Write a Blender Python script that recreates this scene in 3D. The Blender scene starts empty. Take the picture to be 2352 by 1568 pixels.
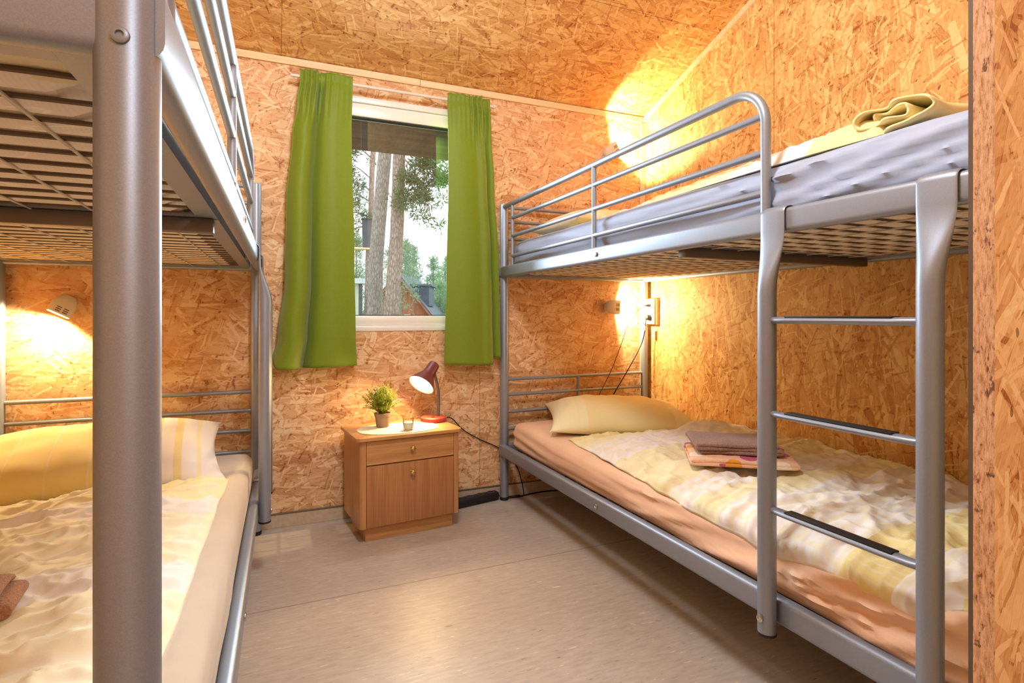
import bpy, bmesh, math, random
from mathutils import Vector, Matrix, noise
from math import sin, cos, pi, radians as R

# ------------------------------------------------------------------ camera, world, lights, exposure
scene = bpy.context.scene
COL = scene.collection
cam_d = bpy.data.cameras.new('camera'); cam = bpy.data.objects.new('camera', cam_d); COL.objects.link(cam)
F_PX, YAW, CAM_H, HOR = 1285.42, 0.4053, 1.0069, 724.08
cam_d.sensor_width = 36.0
cam_d.lens = F_PX / 2352 * 36.0
cam_d.shift_y = (HOR - 784.0) / 2352
cam_d.clip_start = 0.01; cam_d.clip_end = 300
cam.location = (0, 0, CAM_H)
cam.rotation_euler = (pi / 2, 0, -YAW)
scene.camera = cam

vs = scene.view_settings
vs.view_transform = 'Standard'; vs.look = 'None'; vs.gamma = 1.0; vs.use_curve_mapping = False
vs.exposure = 0.68
scene.cycles.max_bounces = 8; scene.cycles.diffuse_bounces = 4; scene.cycles.glossy_bounces = 3; scene.cycles.transmission_bounces = 6; scene.cycles.transparent_max_bounces = 16
scene.cycles.use_adaptive_sampling = False; scene.cycles.sample_clamp_indirect = 3.0; scene.cycles.caustics_reflective = False; scene.cycles.caustics_refractive = False

world = bpy.data.worlds.new('overcast_sky'); scene.world = world
world.use_nodes = True
wn = world.node_tree.nodes; wl = world.node_tree.links
wn.clear()
w_out = wn.new('ShaderNodeOutputWorld'); w_bg = wn.new('ShaderNodeBackground')
w_bg.inputs[0].default_value = (0.90, 0.95, 1.0, 1); w_bg.inputs[1].default_value = 1.5
wl.new(w_bg.outputs[0], w_out.inputs[0])

def light(name, kind, loc, energy, color, direction=None, **kw):
    d = bpy.data.lights.new(name, kind); d.energy = energy; d.color = color
    for k, v in kw.items(): setattr(d, k, v)
    o = bpy.data.objects.new(name, d); COL.objects.link(o); o.location = loc
    if direction is not None:
        o.rotation_euler = Vector(direction).to_track_quat('-Z', 'Y').to_euler()
    return o

WARM = (1.0, 0.75, 0.42)
# ceiling lamp in the middle of the room and a weaker fill light added behind the camera (both out of view)
light('ceiling_lamp_light', 'POINT', (0.30, 1.0, 2.45), 54, (0.78, 0.89, 1.0), shadow_soft_size=0.16)
light('rear_fill_light', 'POINT', (0.50, -0.85, 2.1), 28, (0.80, 0.90, 1.0), shadow_soft_size=0.16)
# sky light entering through the window
light('window_daylight', 'AREA', (0.62, 3.02, 1.55), 30, (0.76, 0.89, 1.0), (0, -1, -0.45), shape='RECTANGLE', size=0.55, size_y=0.95)

# ------------------------------------------------------------------ helpers
def lin(r, g, b):
    f = lambda c: (c / 255 / 12.92) if c / 255 <= 0.04045 else ((c / 255 + 0.055) / 1.055) ** 2.4
    return (f(r), f(g), f(b), 1.0)

def put(name, bm, mat=None, parent=None, smooth=True, angle=40, loc=None, rotz=None):
    bmesh.ops.recalc_face_normals(bm, faces=bm.faces[:])
    me = bpy.data.meshes.new(name); bm.to_mesh(me); bm.free()
    if mat is not None:
        for m in (mat if isinstance(mat, (list, tuple)) else [mat]): me.materials.append(m)
    if smooth:
        me.polygons.foreach_set('use_smooth', [True] * len(me.polygons))
        try: me.set_sharp_from_angle(angle=R(angle))
        except Exception: pass
    o = bpy.data.objects.new(name, me); COL.objects.link(o)
    if parent is not None: o.parent = parent
    if loc is not None: o.location = loc
    if rotz is not None: o.rotation_euler = (0, 0, rotz)
    return o

def tag(o, label, cat, group=None):
    o['label'] = label; o['category'] = cat
    if group: o['group'] = group
    return o

def thing(name, label, cat, loc=(0, 0, 0), rotz=0.0, group=None):
    o = bpy.data.objects.new(name, None); o.empty_display_size = 0.05
    COL.objects.link(o); o.location = loc; o.rotation_euler = (0, 0, rotz)
    return tag(o, label, cat, group)

def struct(name, bm, mat, smooth=False, parent=None):
    o = put(name, bm, mat, parent, smooth=smooth)
    if parent is None: o['kind'] = 'structure'
    return o

def box(bm, x0, x1, y0, y1, z0, z1, bev=0.0, seg=2, mi=0, rz=0.0, piv=None):
    r = bmesh.ops.create_cube(bm, size=1.0)
    vs_ = r['verts']
    for v in vs_:
        v.co = Vector(((x0 + x1) / 2 + v.co.x * (x1 - x0), (y0 + y1) / 2 + v.co.y * (y1 - y0), (z0 + z1) / 2 + v.co.z * (z1 - z0)))
    if rz:
        bmesh.ops.rotate(bm, verts=vs_, cent=piv or ((x0 + x1) / 2, (y0 + y1) / 2, 0), matrix=Matrix.Rotation(rz, 3, 'Z'))
    fs = list({f for v in vs_ for f in v.link_faces})
    for f in fs: f.material_index = mi
    if bev > 0:
        es = list({e for v in vs_ for e in v.link_edges})
        r2 = bmesh.ops.bevel(bm, geom=es, offset=bev, segments=seg, affect='EDGES', profile=0.5)
        for f in r2['faces']: f.material_index = mi
    return bm

def rings(bm, rs, cap=True, closed=False, mi=0):
    vr = [[bm.verts.new(p) for p in r] for r in rs]
    n = len(rs[0]); m = len(vr)
    for i in range(m if closed else m - 1):
        A, B = vr[i], vr[(i + 1) % m]
        for k in range(n):
            f = bm.faces.new((A[k], A[(k + 1) % n], B[(k + 1) % n], B[k])); f.material_index = mi
    if cap and not closed:
        f = bm.faces.new(vr[0][::-1]); f.material_index = mi
        f = bm.faces.new(vr[-1]); f.material_index = mi
    return bm

def tube(bm, pts, r, n=14, cap=True, mi=0, ry=None):
    pts = [Vector(p) for p in pts]
    rad = r if isinstance(r, (list, tuple)) else [r] * len(pts)
    t0 = (pts[1] - pts[0]).normalized()
    up = Vector((0, 0, 1)) if abs(t0.z) < 0.9 else Vector((1, 0, 0))
    nrm = (up - t0 * up.dot(t0)).normalized()
    out = []
    for i, p in enumerate(pts):
        if i == 0: t = t0
        elif i == len(pts) - 1: t = (pts[i] - pts[i - 1]).normalized()
        else: t = ((pts[i + 1] - p).normalized() + (p - pts[i - 1]).normalized()).normalized()
        nrm = (nrm - t * nrm.dot(t)).normalized(); b = t.cross(nrm)
        out.append([p + nrm * (cos(2 * pi * k / n) * rad[i]) + b * (sin(2 * pi * k / n) * rad[i]) for k in range(n)])
    return rings(bm, out, cap=cap, mi=mi)

def lathe(bm, prof, n=32, cx=0, cy=0, mi=0, cap=True):
    return rings(bm, [[(cx + r * cos(2 * pi * k / n), cy + r * sin(2 * pi * k / n), z) for k in range(n)] for r, z in prof], cap=cap, mi=mi)

def catmull(P, n=10):
    P = [Vector(p) for p in P]; Q = [P[0]] + P + [P[-1]]; out = []
    for i in range(1, len(Q) - 2):
        a, b, c, d = Q[i - 1], Q[i], Q[i + 1], Q[i + 2]
        for j in range(n):
            t = j / n
            out.append(0.5 * ((2 * b) + (c - a) * t + (2 * a - 5 * b + 4 * c - d) * t * t + (3 * b - a - 3 * c + d) * t ** 3))
    return out + [P[-1]]

def grid(bm, nu, nv, fn, mi=0):
    V = [[bm.verts.new(fn(i / nu, j / nv)) for j in range(nv + 1)] for i in range(nu + 1)]
    for i in range(nu):
        for j in range(nv):
            f = bm.faces.new((V[i][j], V[i + 1][j], V[i + 1][j + 1], V[i][j + 1])); f.material_index = mi
    return V

def nz(x, y, z=0.0): return noise.noise(Vector((x, y, z)))
def ss(a, b, x):
    t = max(0.0, min(1.0, (x - a) / (b - a))); return t * t * (3 - 2 * t)
def lerpt(tab, y):
    tab = sorted(tab)
    if y <= tab[0][0]: return tab[0][1]
    for (a, u), (b, v) in zip(tab, tab[1:]):
        if y <= b:
            t = (y - a) / (b - a); t = t * t * (3 - 2 * t); return u + (v - u) * t
    return tab[-1][1]

# ------------------------------------------------------------------ materials
class NT:
    def __init__(s, name):
        s.m = bpy.data.materials.new(name); s.m.use_nodes = True
        s.n = s.m.node_tree.nodes; s.l = s.m.node_tree.links
        s.b = s.n['Principled BSDF']
        s.tc = None
    def node(s, t, **kw):
        o = s.n.new(t)
        for k, v in kw.items(): setattr(o, k, v)
        return o
    def link(s, a, b): s.l.new(a, b)
    def coord(s, kind='Object'):
        if s.tc is None: s.tc = s.node('ShaderNodeTexCoord')
        return s.tc.outputs[kind]
    def mapping(s, vec, loc=(0, 0, 0), rot=(0, 0, 0), scale=(1, 1, 1), typ='POINT'):
        m = s.node('ShaderNodeMapping', vector_type=typ)
        m.inputs['Location'].default_value = loc; m.inputs['Rotation'].default_value = rot; m.inputs['Scale'].default_value = scale
        s.link(vec, m.inputs['Vector']); return m.outputs[0]
    def noise(s, vec, scale=5, detail=2, rough=0.5, dist=0.0):
        t = s.node('ShaderNodeTexNoise'); t.inputs['Scale'].default_value = scale; t.inputs['Detail'].default_value = detail
        t.inputs['Roughness'].default_value = rough; t.inputs['Distortion'].default_value = dist
        s.link(vec, t.inputs['Vector']); return t
    def ramp(s, fac, stops, interp='LINEAR'):
        r = s.node('ShaderNodeValToRGB'); e = r.color_ramp.elements; r.color_ramp.interpolation = interp
        while len(e) > len(stops): e.remove(e[-1])
        while len(e) < len(stops): e.new(0.5)
        for el, (p, c) in zip(e, stops): el.position = p; el.color = c
        s.link(fac, r.inputs[0]); return r.outputs[0]
    def math(s, op, a, b=None, c=None):
        m = s.node('ShaderNodeMath', operation=op)
        for i, v in enumerate((a, b, c)):
            if v is None: continue
            if isinstance(v, (int, float)): m.inputs[i].default_value = v
            else: s.link(v, m.inputs[i])
        return m.outputs[0]
    def mix(s, fac, a, b, mode='MIX'):
        m = s.node('ShaderNodeMix', data_type='RGBA', blend_type=mode)
        for i, v in ((0, fac), (6, a), (7, b)):
            if isinstance(v, (int, float)): m.inputs[i].default_value = v
            elif isinstance(v, tuple): m.inputs[i].default_value = v
            else: s.link(v, m.inputs[i])
        return m.outputs[2]
    def bump(s, h, strength=0.2, dist=0.01):
        b = s.node('ShaderNodeBump'); b.inputs['Strength'].default_value = strength; b.inputs['Distance'].default_value = dist
        s.link(h, b.inputs['Height']); s.link(b.outputs[0], s.b.inputs['Normal'])
    def fin(s, col=None, rough=0.5, metal=0.0, spec=0.5, **kw):
        if col is not None:
            if isinstance(col, tuple): s.b.inputs['Base Color'].default_value = col
            else: s.link(col, s.b.inputs['Base Color'])
        s.b.inputs['Roughness'].default_value = rough; s.b.inputs['Metallic'].default_value = metal
        s.b.inputs['Specular IOR Level'].default_value = spec
        for k, v in kw.items(): s.b.inputs[k.replace('_', ' ')].default_value = v
        return s.m

def plain(name, rgb, rough=0.5, metal=0.0, spec=0.5, var=0.06, scale=12, **kw):
    t = NT(name); c = lin(*rgb)
    n = t.noise(t.coord(), scale, 3)
    d = tuple(max(0, x * (1 - var)) for x in c[:3]) + (1,); u = tuple(min(1, x * (1 + var)) for x in c[:3]) + (1,)
    return t.fin(t.ramp(n.outputs[0], [(0.3, d), (0.7, u)]), rough, metal, spec, **kw)

def osb(name, plane, turn, seed=0.0, tint=(1, 1, 1), count=99, seams=()):
    """oriented strand board: layers of rectangular chips at many angles"""
    t = NT(name)
    sep = t.node('ShaderNodeSeparateXYZ'); t.link(t.coord(), sep.inputs[0])
    cmb = t.node('ShaderNodeCombineXYZ')
    t.link(sep.outputs[plane[0]], cmb.inputs[0]); t.link(sep.outputs[plane[1]], cmb.inputs[1])
    base = t.mapping(cmb.outputs[0], loc=(seed, seed * 0.37, 0))
    wn_ = t.noise(base, 38, 2, 0.6)
    off = t.node('ShaderNodeVectorMath', operation='SUBTRACT'); t.link(wn_.outputs['Color'], off.inputs[0]); off.inputs[1].default_value = (0.5, 0.5, 0.5)
    sc = t.node('ShaderNodeVectorMath', operation='SCALE'); t.link(off.outputs[0], sc.inputs[0]); sc.inputs['Scale'].default_value = 0.009
    ad = t.node('ShaderNodeVectorMath', operation='ADD'); t.link(base, ad.inputs[0]); t.link(sc.outputs[0], ad.inputs[1])
    warped = ad.outputs[0]
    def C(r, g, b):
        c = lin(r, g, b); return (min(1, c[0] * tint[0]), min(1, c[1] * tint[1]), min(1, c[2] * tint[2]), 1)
    tones = [(0.0, C(158, 100, 62)), (0.12, C(192, 136, 92)), (0.30, C(214, 166, 122)), (0.55, C(228, 187, 145)), (0.78, C(239, 206, 168)), (1.0, C(246, 222, 190))]
    # fine fibrous ground
    g0 = t.noise(t.mapping(warped, rot=(0, 0, turn), scale=(0.05, 0.010, 1), typ='TEXTURE'), 1.0, 5, 0.68)
    val = t.math('MULTIPLY_ADD', g0.outputs[0], 1.5, -0.33)
    edge = None
    layers = [(-4, .26, .060, .46), (38, .20, .048, .36), (-33, .22, .050, .38), (80, .16, .040, .26), (12, .28, .040, .40), (-62, .15, .030, .26),
              (58, .13, .022, .24), (-17, .24, .034, .38), (4, .20, .022, .40), (-45, .13, .015, .26), (27, .15, .013, .30), (-9, .16, .010, .32), (70, .10, .009, .18)]
    for i, (ang, ln, wd, dens) in enumerate(layers[:count]):
        v = t.mapping(warped, loc=(0.37 * i + 0.11, 0.53 * i, 0), rot=(0, 0, R(ang) + turn), scale=(ln, wd, 1), typ='TEXTURE')
        vo = t.node('ShaderNodeTexVoronoi', voronoi_dimensions='2D', feature='F1', distance='CHEBYCHEV')
        vo.inputs['Scale'].default_value = 1.0; vo.inputs['Randomness'].default_value = 1.0
        t.link(v, vo.inputs['Vector'])
        sp = t.node('ShaderNodeSeparateColor'); t.link(vo.outputs['Color'], sp.inputs[0])
        size = t.math('MULTIPLY_ADD', sp.outputs[2], 0.28, 0.20)
        inside = t.math('LESS_THAN', vo.outputs['Distance'], size)
        keep = t.math('LESS_THAN', sp.outputs[1], dens)
        mask = t.math('MULTIPLY', inside, keep)
        tone = t.math('MULTIPLY_ADD', sp.outputs[0], 0.92, 0.10)
        if i in (0, 1, 2, 4, 7):
            gr = t.noise(t.mapping(v, scale=(1.2, 8.0, 1)), 1.6, 3, 0.6)
            tone = t.math('ADD', tone, t.math('MULTIPLY_ADD', gr.outputs[0], 0.5, -0.25))
        mx = t.node('ShaderNodeMix', data_type='FLOAT')
        t.link(t.math('MULTIPLY', mask, 0.80), mx.inputs[0]); t.link(val, mx.inputs[2]); t.link(tone, mx.inputs[3])
        val = mx.outputs[0]
        # thin shadow line between overlapping strands
        rim = t.math('MULTIPLY', keep, t.math('LESS_THAN', t.math('ABSOLUTE', t.math('SUBTRACT', vo.outputs['Distance'], size)), 0.018))
        if i % 2 == 0: edge = rim if edge is None else t.math('MAXIMUM', edge, rim)
    fine = t.noise(t.mapping(warped, rot=(0, 0, turn), scale=(0.016, 0.0028, 1), typ='TEXTURE'), 1.0, 3, 0.7)
    val = t.math('ADD', val, t.math('MULTIPLY_ADD', fine.outputs[0], 0.55, -0.28))
    val = t.math('SUBTRACT', val, t.math('MULTIPLY', edge, 0.22))
    col = t.ramp(val, tones)
    # dark bark specks
    vs_ = t.node('ShaderNodeTexVoronoi', voronoi_dimensions='2D', feature='F1', distance='EUCLIDEAN')
    vs_.inputs['Scale'].default_value = 1.0
    t.link(t.mapping(warped, rot=(0, 0, turn + 0.4), scale=(0.050, 0.030, 1), typ='TEXTURE'), vs_.inputs['Vector'])
    s2 = t.node('ShaderNodeSeparateColor'); t.link(vs_.outputs['Color'], s2.inputs[0])
    dot = t.math('MULTIPLY', t.math('LESS_THAN', vs_.outputs['Distance'], t.math('MULTIPLY_ADD', s2.outputs[2], 0.12, 0.03)), t.math('LESS_THAN', s2.outputs[1], 0.10))
    col = t.mix(t.math('MULTIPLY', dot, 0.7), col, C(92, 52, 30))
    for ax, pos in seams:
        ln_ = t.math('LESS_THAN', t.math('ABSOLUTE', t.math('SUBTRACT', sep.outputs[plane[ax]], pos)), 0.0012)
        col = t.mix(t.math('MULTIPLY', ln_, 0.7), col, C(96, 60, 36))
    t.bump(fine.outputs[0], 0.15, 0.003)
    return t.fin(col, 0.62, 0, 0.3)

def wood(name, dark, light_, axis='Z', scale=1.0, rough=0.38, gloss=0.45):
    t = NT(name); s_ = {'Z': (60, 60, 2.2), 'X': (2.2, 60, 60), 'Y': (60, 2.2, 60)}[axis]
    v = t.mapping(t.coord(), scale=tuple(a * scale for a in s_))
    n1 = t.noise(v, 1.0, 5, 0.65, 0.4)
    v2 = t.mapping(t.coord(), scale=tuple(a * 4 * scale for a in s_)); n2 = t.noise(v2, 1.0, 2, 0.5)
    m = t.math('ADD', t.math('MULTIPLY', n1.outputs[0], 0.7), t.math('MULTIPLY', n2.outputs[0], 0.3))
    t.bump(m, 0.05, 0.002)
    return t.fin(t.ramp(m, [(0.34, lin(*dark)), (0.66, lin(*light_))]), rough, 0, gloss)

def cloth(name, rgb, var=0.05, weave=900, rough=0.9, bump=0.08):
    t = NT(name); c = lin(*rgb)
    n = t.noise(t.coord(), 6, 3); w = t.noise(t.coord(), weave, 1)
    f = t.math('ADD', t.math('MULTIPLY', n.outputs[0], 0.6), t.math('MULTIPLY', w.outputs[0], 0.4))
    d = tuple(x * (1 - var * 1.6) for x in c[:3]) + (1,); u = tuple(min(1, x * (1 + var)) for x in c[:3]) + (1,)
    t.bump(w.outputs[0], bump, 0.002)
    return t.fin(t.ramp(f, [(0.35, d), (0.65, u)]), rough, 0, 0.2, Sheen_Weight=0.15)

def striped(name, bands, axis=1, y0=0.0, y1=1.0, thin=None, thin_axis=0, warp=0.02):
    """printed bedding: broad bands along one axis with thin lines woven over them"""
    t = NT(name)
    sep = t.node('ShaderNodeSeparateXYZ'); t.link(t.coord(), sep.inputs[0])
    n = t.noise(t.coord(), 5, 2)
    p = t.math('ADD', sep.outputs[axis], t.math('MULTIPLY_ADD', n.outputs[0], warp * 2, -warp))
    fac = t.math('DIVIDE', t.math('SUBTRACT', p, y0), (y1 - y0))
    col = t.ramp(fac, [(a, lin(*c)) for a, c in bands], 'CONSTANT')
    if thin:
        for (ax, per, wid, rgb, amt) in thin:
            q = t.math('ADD', sep.outputs[ax], t.math('MULTIPLY_ADD', n.outputs[0], warp, -warp / 2))
            fr = t.math('FRACT', t.math('DIVIDE', q, per))
            lines = t.math('LESS_THAN', fr, wid)
            col = t.mix(t.math('MULTIPLY', lines, amt), col, lin(*rgb))
    w = t.noise(t.coord(), 700, 1); t.bump(w.outputs[0], 0.05, 0.002)
    return t.fin(col, 0.85, 0, 0.2, Sheen_Weight=0.1)

def glow(name, rgb, strength):
    t = NT(name); c = lin(*rgb)
    t.b.inputs['Emission Color'].default_value = c; t.b.inputs['Emission Strength'].default_value = strength
    return t.fin(c, 0.5)

def silver(name='silver_paint'):
    t = NT(name)
    n = t.noise(t.coord(), 900, 1)
    c = t.ramp(n.outputs[0], [(0.3, lin(142, 151, 166)), (0.7, lin(152, 161, 176))])
    return t.fin(c, 0.43, 0.52, 0.5)

M = {}
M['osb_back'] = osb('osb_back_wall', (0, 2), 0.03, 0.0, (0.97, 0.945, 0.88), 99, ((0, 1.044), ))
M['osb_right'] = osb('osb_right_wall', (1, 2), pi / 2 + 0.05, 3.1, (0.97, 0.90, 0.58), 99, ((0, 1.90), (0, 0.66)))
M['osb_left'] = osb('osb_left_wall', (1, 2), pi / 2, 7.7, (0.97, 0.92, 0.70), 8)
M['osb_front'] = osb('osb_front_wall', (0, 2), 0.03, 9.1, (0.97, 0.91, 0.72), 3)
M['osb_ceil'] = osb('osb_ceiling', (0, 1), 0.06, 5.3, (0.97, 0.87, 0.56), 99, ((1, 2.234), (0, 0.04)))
t = NT('osb_cut_edge')
n = t.noise(t.mapping(t.coord(), scale=(90, 260, 60)), 1.0, 4, .75); n2 = t.noise(t.mapping(t.coord(), scale=(30, 90, 45)), 1.0, 3, .7)
c = t.ramp(n.outputs[0], [(.34, lin(170, 120, 84)), (.48, lin(214, 168, 128)), (.66, lin(234, 196, 158))])
c = t.mix(t.ramp(n2.outputs[0], [(.60, (0, 0, 0, 1)), (.66, (.8, .8, .8, 1))]), c, lin(92, 50, 36)); t.bump(n.outputs[0], .4, .003)
M['osb_edge'] = t.fin(c, .8, 0, .2)
M['osb_part'] = osb('osb_partition', (0, 2), pi / 2 - 0.5, 11.9, (0.97, 0.92, 0.70))
M['silver'] = silver()
M['steel'] = plain('bright_screw_steel', (200, 198, 192), 0.25, 1.0, var=0.03)
M['black_rubber'] = plain('black_rubber', (28, 26, 26), 0.6)
M['dark_metal'] = plain('dark_grey_metal', (116, 106, 98), 0.45, 0.5)
M['wire'] = plain('pale_wire', (206, 196, 176), 0.4, 0.2)
M['wire_shaded'] = plain('shaded_cross_wire', (104, 86, 70), 0.5, 0.3)  # cross wires coloured dark to imitate the shade in the mattress creases
M['pine'] = wood('pale_pine_lath', (232, 196, 148), (248, 222, 182), 'X', 0.5, 0.55, 0.3)
M['white_pvc'] = plain('white_window_plastic', (238, 235, 228), 0.3, var=0.02)
M['white_plastic'] = plain('white_lamp_plastic', (226, 216, 200), 0.4, var=0.02)
M['black_cord'] = plain('black_cable', (24, 22, 22), 0.5)

def floor_mat():
    t = NT('grey_beige_linoleum')
    v = t.mapping(t.coord(), scale=(16, 70, 1)); n1 = t.noise(v, 1.0, 4, 0.6, 0.3)
    v2 = t.mapping(t.coord(), loc=(3, 8, 0), scale=(17, 110, 1)); n2 = t.noise(v2, 1.0, 3, 0.6, 0.5)
    v3 = t.mapping(t.coord(), loc=(9, 1, 0), scale=(20, 120, 1)); n3 = t.noise(v3, 1.0, 3, 0.6, 0.5)
    big = t.noise(t.coord(), 2.5, 2)
    base = t.ramp(n1.outputs[0], [(0.3, lin(168, 156, 146)), (0.5, lin(180, 168, 157)), (0.7, lin(190, 179, 168))])
    c = t.mix(t.ramp(n2.outputs[0], [(0.66, (0, 0, 0, 1)), (0.69, (1, 1, 1, 1))]), base, lin(224, 204, 180))
    c = t.mix(t.ramp(n3.outputs[0], [(0.67, (0, 0, 0, 1)), (0.70, (0.7, 0.7, 0.7, 1))]), c, lin(118, 96, 78))
    c = t.mix(0.10, c, t.ramp(big.outputs[0], [(0.3, lin(150, 128, 108)), (0.7, lin(215, 195, 172))]))
    # welded seam between the sheets
    sep = t.node('ShaderNodeSeparateXYZ'); t.link(t.coord(), sep.inputs[0])
    seam = t.math('LESS_THAN', t.math('ABSOLUTE', t.math('SUBTRACT', sep.outputs[1], t.math('MULTIPLY_ADD', sep.outputs[0], 0.012, 2.085))), 0.0028)
    c = t.mix(t.math('MULTIPLY', seam, 0.55), c, lin(92, 74, 60))
    t.bump(n2.outputs[0], 0.03, 0.002)
    return t.fin(c, 0.42, 0, 0.4)
M['floor'] = floor_mat()
M['skirt'] = plain('linoleum_skirting', (196, 178, 156), 0.5, var=0.10, scale=60)

# ------------------------------------------------------------------ room shell
BX, BY = 2.133, 2.88          # inner corner of right and back wall
LX, RY = -1.06, -1.2
def ceil_z(y): return 2.239 + 0.349 * (BY - y)
WX0, WX1, WZ0, WZ1 = 0.235, 0.985, 0.935, 2.095     # window opening

bm = bmesh.new(); box(bm, LX - .1, BX + .1, RY, BY + .1, -0.1, 0.0); struct('floor', bm, M['floor'])
bm = bmesh.new()
for a in ((LX - .1, WX0, 0, 2.36), (WX1, BX + .1, 0, 2.36), (WX0, WX1, 0, WZ0), (WX0, WX1, WZ1, 2.36)):
    box(bm, a[0], a[1], BY, BY + 0.1, a[2], a[3])
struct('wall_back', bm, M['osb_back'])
def slope_wall(name, x0, x1, mat):
    bm = bmesh.new()
    prof = [(RY, 0), (BY, 0), (BY, ceil_z(BY) + .03), (RY, ceil_z(RY) + .03)]
    rings(bm, [[(x0, y, z) for y, z in prof], [(x1, y, z) for y, z in prof]])
    struct(name, bm, mat)
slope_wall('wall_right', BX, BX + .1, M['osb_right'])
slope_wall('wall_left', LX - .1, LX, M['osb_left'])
bm = bmesh.new()
prof = [(RY, ceil_z(RY)), (BY + .1, ceil_z(BY + .1)), (BY + .1, ceil_z(BY + .1) + .1), (RY, ceil_z(RY) + .1)]
rings(bm, [[(LX - .1, y, z) for y, z in prof], [(BX + .1, y, z) for y, z in prof]])
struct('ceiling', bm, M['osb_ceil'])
# partition with a bare board edge, seen at the right border
bm = bmesh.new(); box(bm, 0.775, BX, 0.378, 0.400, 0, ceil_z(0.39) - 0.002)
bm.normal_update()
for f in bm.faces:
    if f.normal.x < -.5: f.material_index = 1
struct('wall_partition', bm, [M['osb_part'], M['osb_edge']])
bm = bmesh.new(); box(bm, 0.777, 0.83, 0.4003, 0.406, 0, ceil_z(0.41) - 0.004); struct('trim_4', bm, M['dark_metal'])

bm = bmesh.new(); box(bm, LX - .1, BX + .1, RY - .1, RY, 0, ceil_z(RY) + .03); struct('wall_front', bm, M['osb_front'])
# pale laths covering the joints
bm = bmesh.new()
box(bm, LX, 0.71, BY - .011, BY, 2.203, 2.237, 0.002); box(bm, 0.712, BX, BY - .011, BY, 2.202, 2.236, 0.002)
struct('trim_1', bm, M['pine'])
bm = bmesh.new()
prof = lambda x: [(x, y, ceil_z(y) - d) for y, d in ((BY - .012, .034), (BY - .012, .002), (-0.9, .002), (-0.9, .034))]
rings(bm, [prof(BX - .011), prof(BX)]); struct('trim_2', bm, M['pine'])
bm = bmesh.new(); box(bm, BX - .034, BX - .001, BY - .012, BY - .0005, 0.0, 2.20, 0.002); struct('trim_3', bm, M['pine'])
# baseboards
bm = bmesh.new(); box(bm, LX, BX - .035, BY - .006, BY, 0, .062, 0.0015); 
box(bm, LX, BX - .035, BY - .009, BY, .0625, .069, 0.001, mi=1)
struct('baseboard_back', bm, [M['skirt'], M['dark_metal']])
bm = bmesh.new(); box(bm, BX - .006, BX, 0.41, BY - .013, 0, .062, 0.0015); struct('baseboard_right', bm, M['skirt'])

# window
win = bpy.data.objects.new('window_1', None); COL.objects.link(win); win['kind'] = 'structure'
win.location = ((WX0 + WX1) / 2, BY, WZ0)
def wput(name, bm, mat): 
    o = put(name, bm, mat, win); o.matrix_parent_inverse = Matrix.Translation(-win.location); return o
bm = bmesh.new()
for a in ((WX0 - .01, WX1 + .01, WZ1 - .022, WZ1 + .008), (WX0 - .01, WX1 + .01, WZ0 - .008, WZ0 + .020), (WX0 - .01, WX0 + .02, WZ0 + .02, WZ1 - .022), (WX1 - .02, WX1 + .01, WZ0 + .02, WZ1 - .022)):
    box(bm, a[0], a[1], BY - .006, BY + .085, a[2], a[3], 0.003)
wput('window_frame', bm, M['white_pvc'])
bm = bmesh.new()
for a in ((WX0 + .02, WX1 - .02, WZ1 - .088, WZ1 - .022), (WX0 + .02, WX1 - .02, WZ0 + .02, WZ0 + .070), (WX0 + .02, WX0 + .085, WZ0 + .07, WZ1 - .088), (WX1 - .085, WX1 - .02, WZ0 + .07, WZ1 - .088)):
    box(bm, a[0], a[1], BY + .004, BY + .072, a[2], a[3], 0.006)
wput('window_sash', bm, M['white_pvc'])
bm = bmesh.new()
for a in ((WX0 + .08, WX1 - .08, WZ1 - .093, WZ1 - .086), (WX0 + .08, WX1 - .08, WZ0 + .068, WZ0 + .074)):
    box(bm, a[0], a[1], BY + .012, BY + .045, a[2], a[3])
wput('gasket', bm, M['black_rubber'])
t = NT('window_glass')
gl = t.node('ShaderNodeBsdfGlossy'); gl.inputs['Roughness'].default_value = 0.0
tr = t.node('ShaderNodeBsdfTransparent'); tr.inputs[0].default_value = (0.97, 0.99, 0.985, 1)
fr = t.node('ShaderNodeFresnel'); fr.inputs[0].default_value = 1.5
ms = t.node('ShaderNodeMixShader'); t.link(fr.outputs[0], ms.inputs[0]); t.link(tr.outputs[0], ms.inputs[1]); t.link(gl.outputs[0], ms.inputs[2])
t.link(ms.outputs[0], t.n['Material Output'].inputs[0]); M['pane'] = t.m
bm = bmesh.new(); box(bm, WX0 + .075, WX1 - .075, BY + .026, BY + .032, WZ0 + .065, WZ1 - .083)
wput('pane', bm, M['pane'])

# ------------------------------------------------------------------ bunk beds
BED_L, BED_W = 2.30, 0.932
ZU0, ZU1 = 1.2106, 1.2722     # upper side rail
ZL0, ZL1 = 0.240, 0.306       # lower side rail
def flat_tube(bm, p0, p1, w, h, bev):
    """rounded rectangular tube between two points at equal height; w across, h tall (centre line given)"""
    p0, p1 = Vector(p0), Vector(p1); t_ = (p1 - p0).normalized(); s_ = t_.cross(Vector((0, 0, 1)))
    pr = []
    for cx, cz, a0 in ((1, 1, 0), (-1, 1, 90), (-1, -1, 180), (1, -1, 270)):
        for k in range(5):
            a = R(a0 + 22.5 * k)
            pr.append((cx * (w / 2 - bev) + bev * cos(a), cz * (h / 2 - bev) + bev * sin(a)))
    rings(bm, [[p + s_ * a + Vector((0, 0, b)) for a, b in pr] for p in (p0, p1)])

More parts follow.
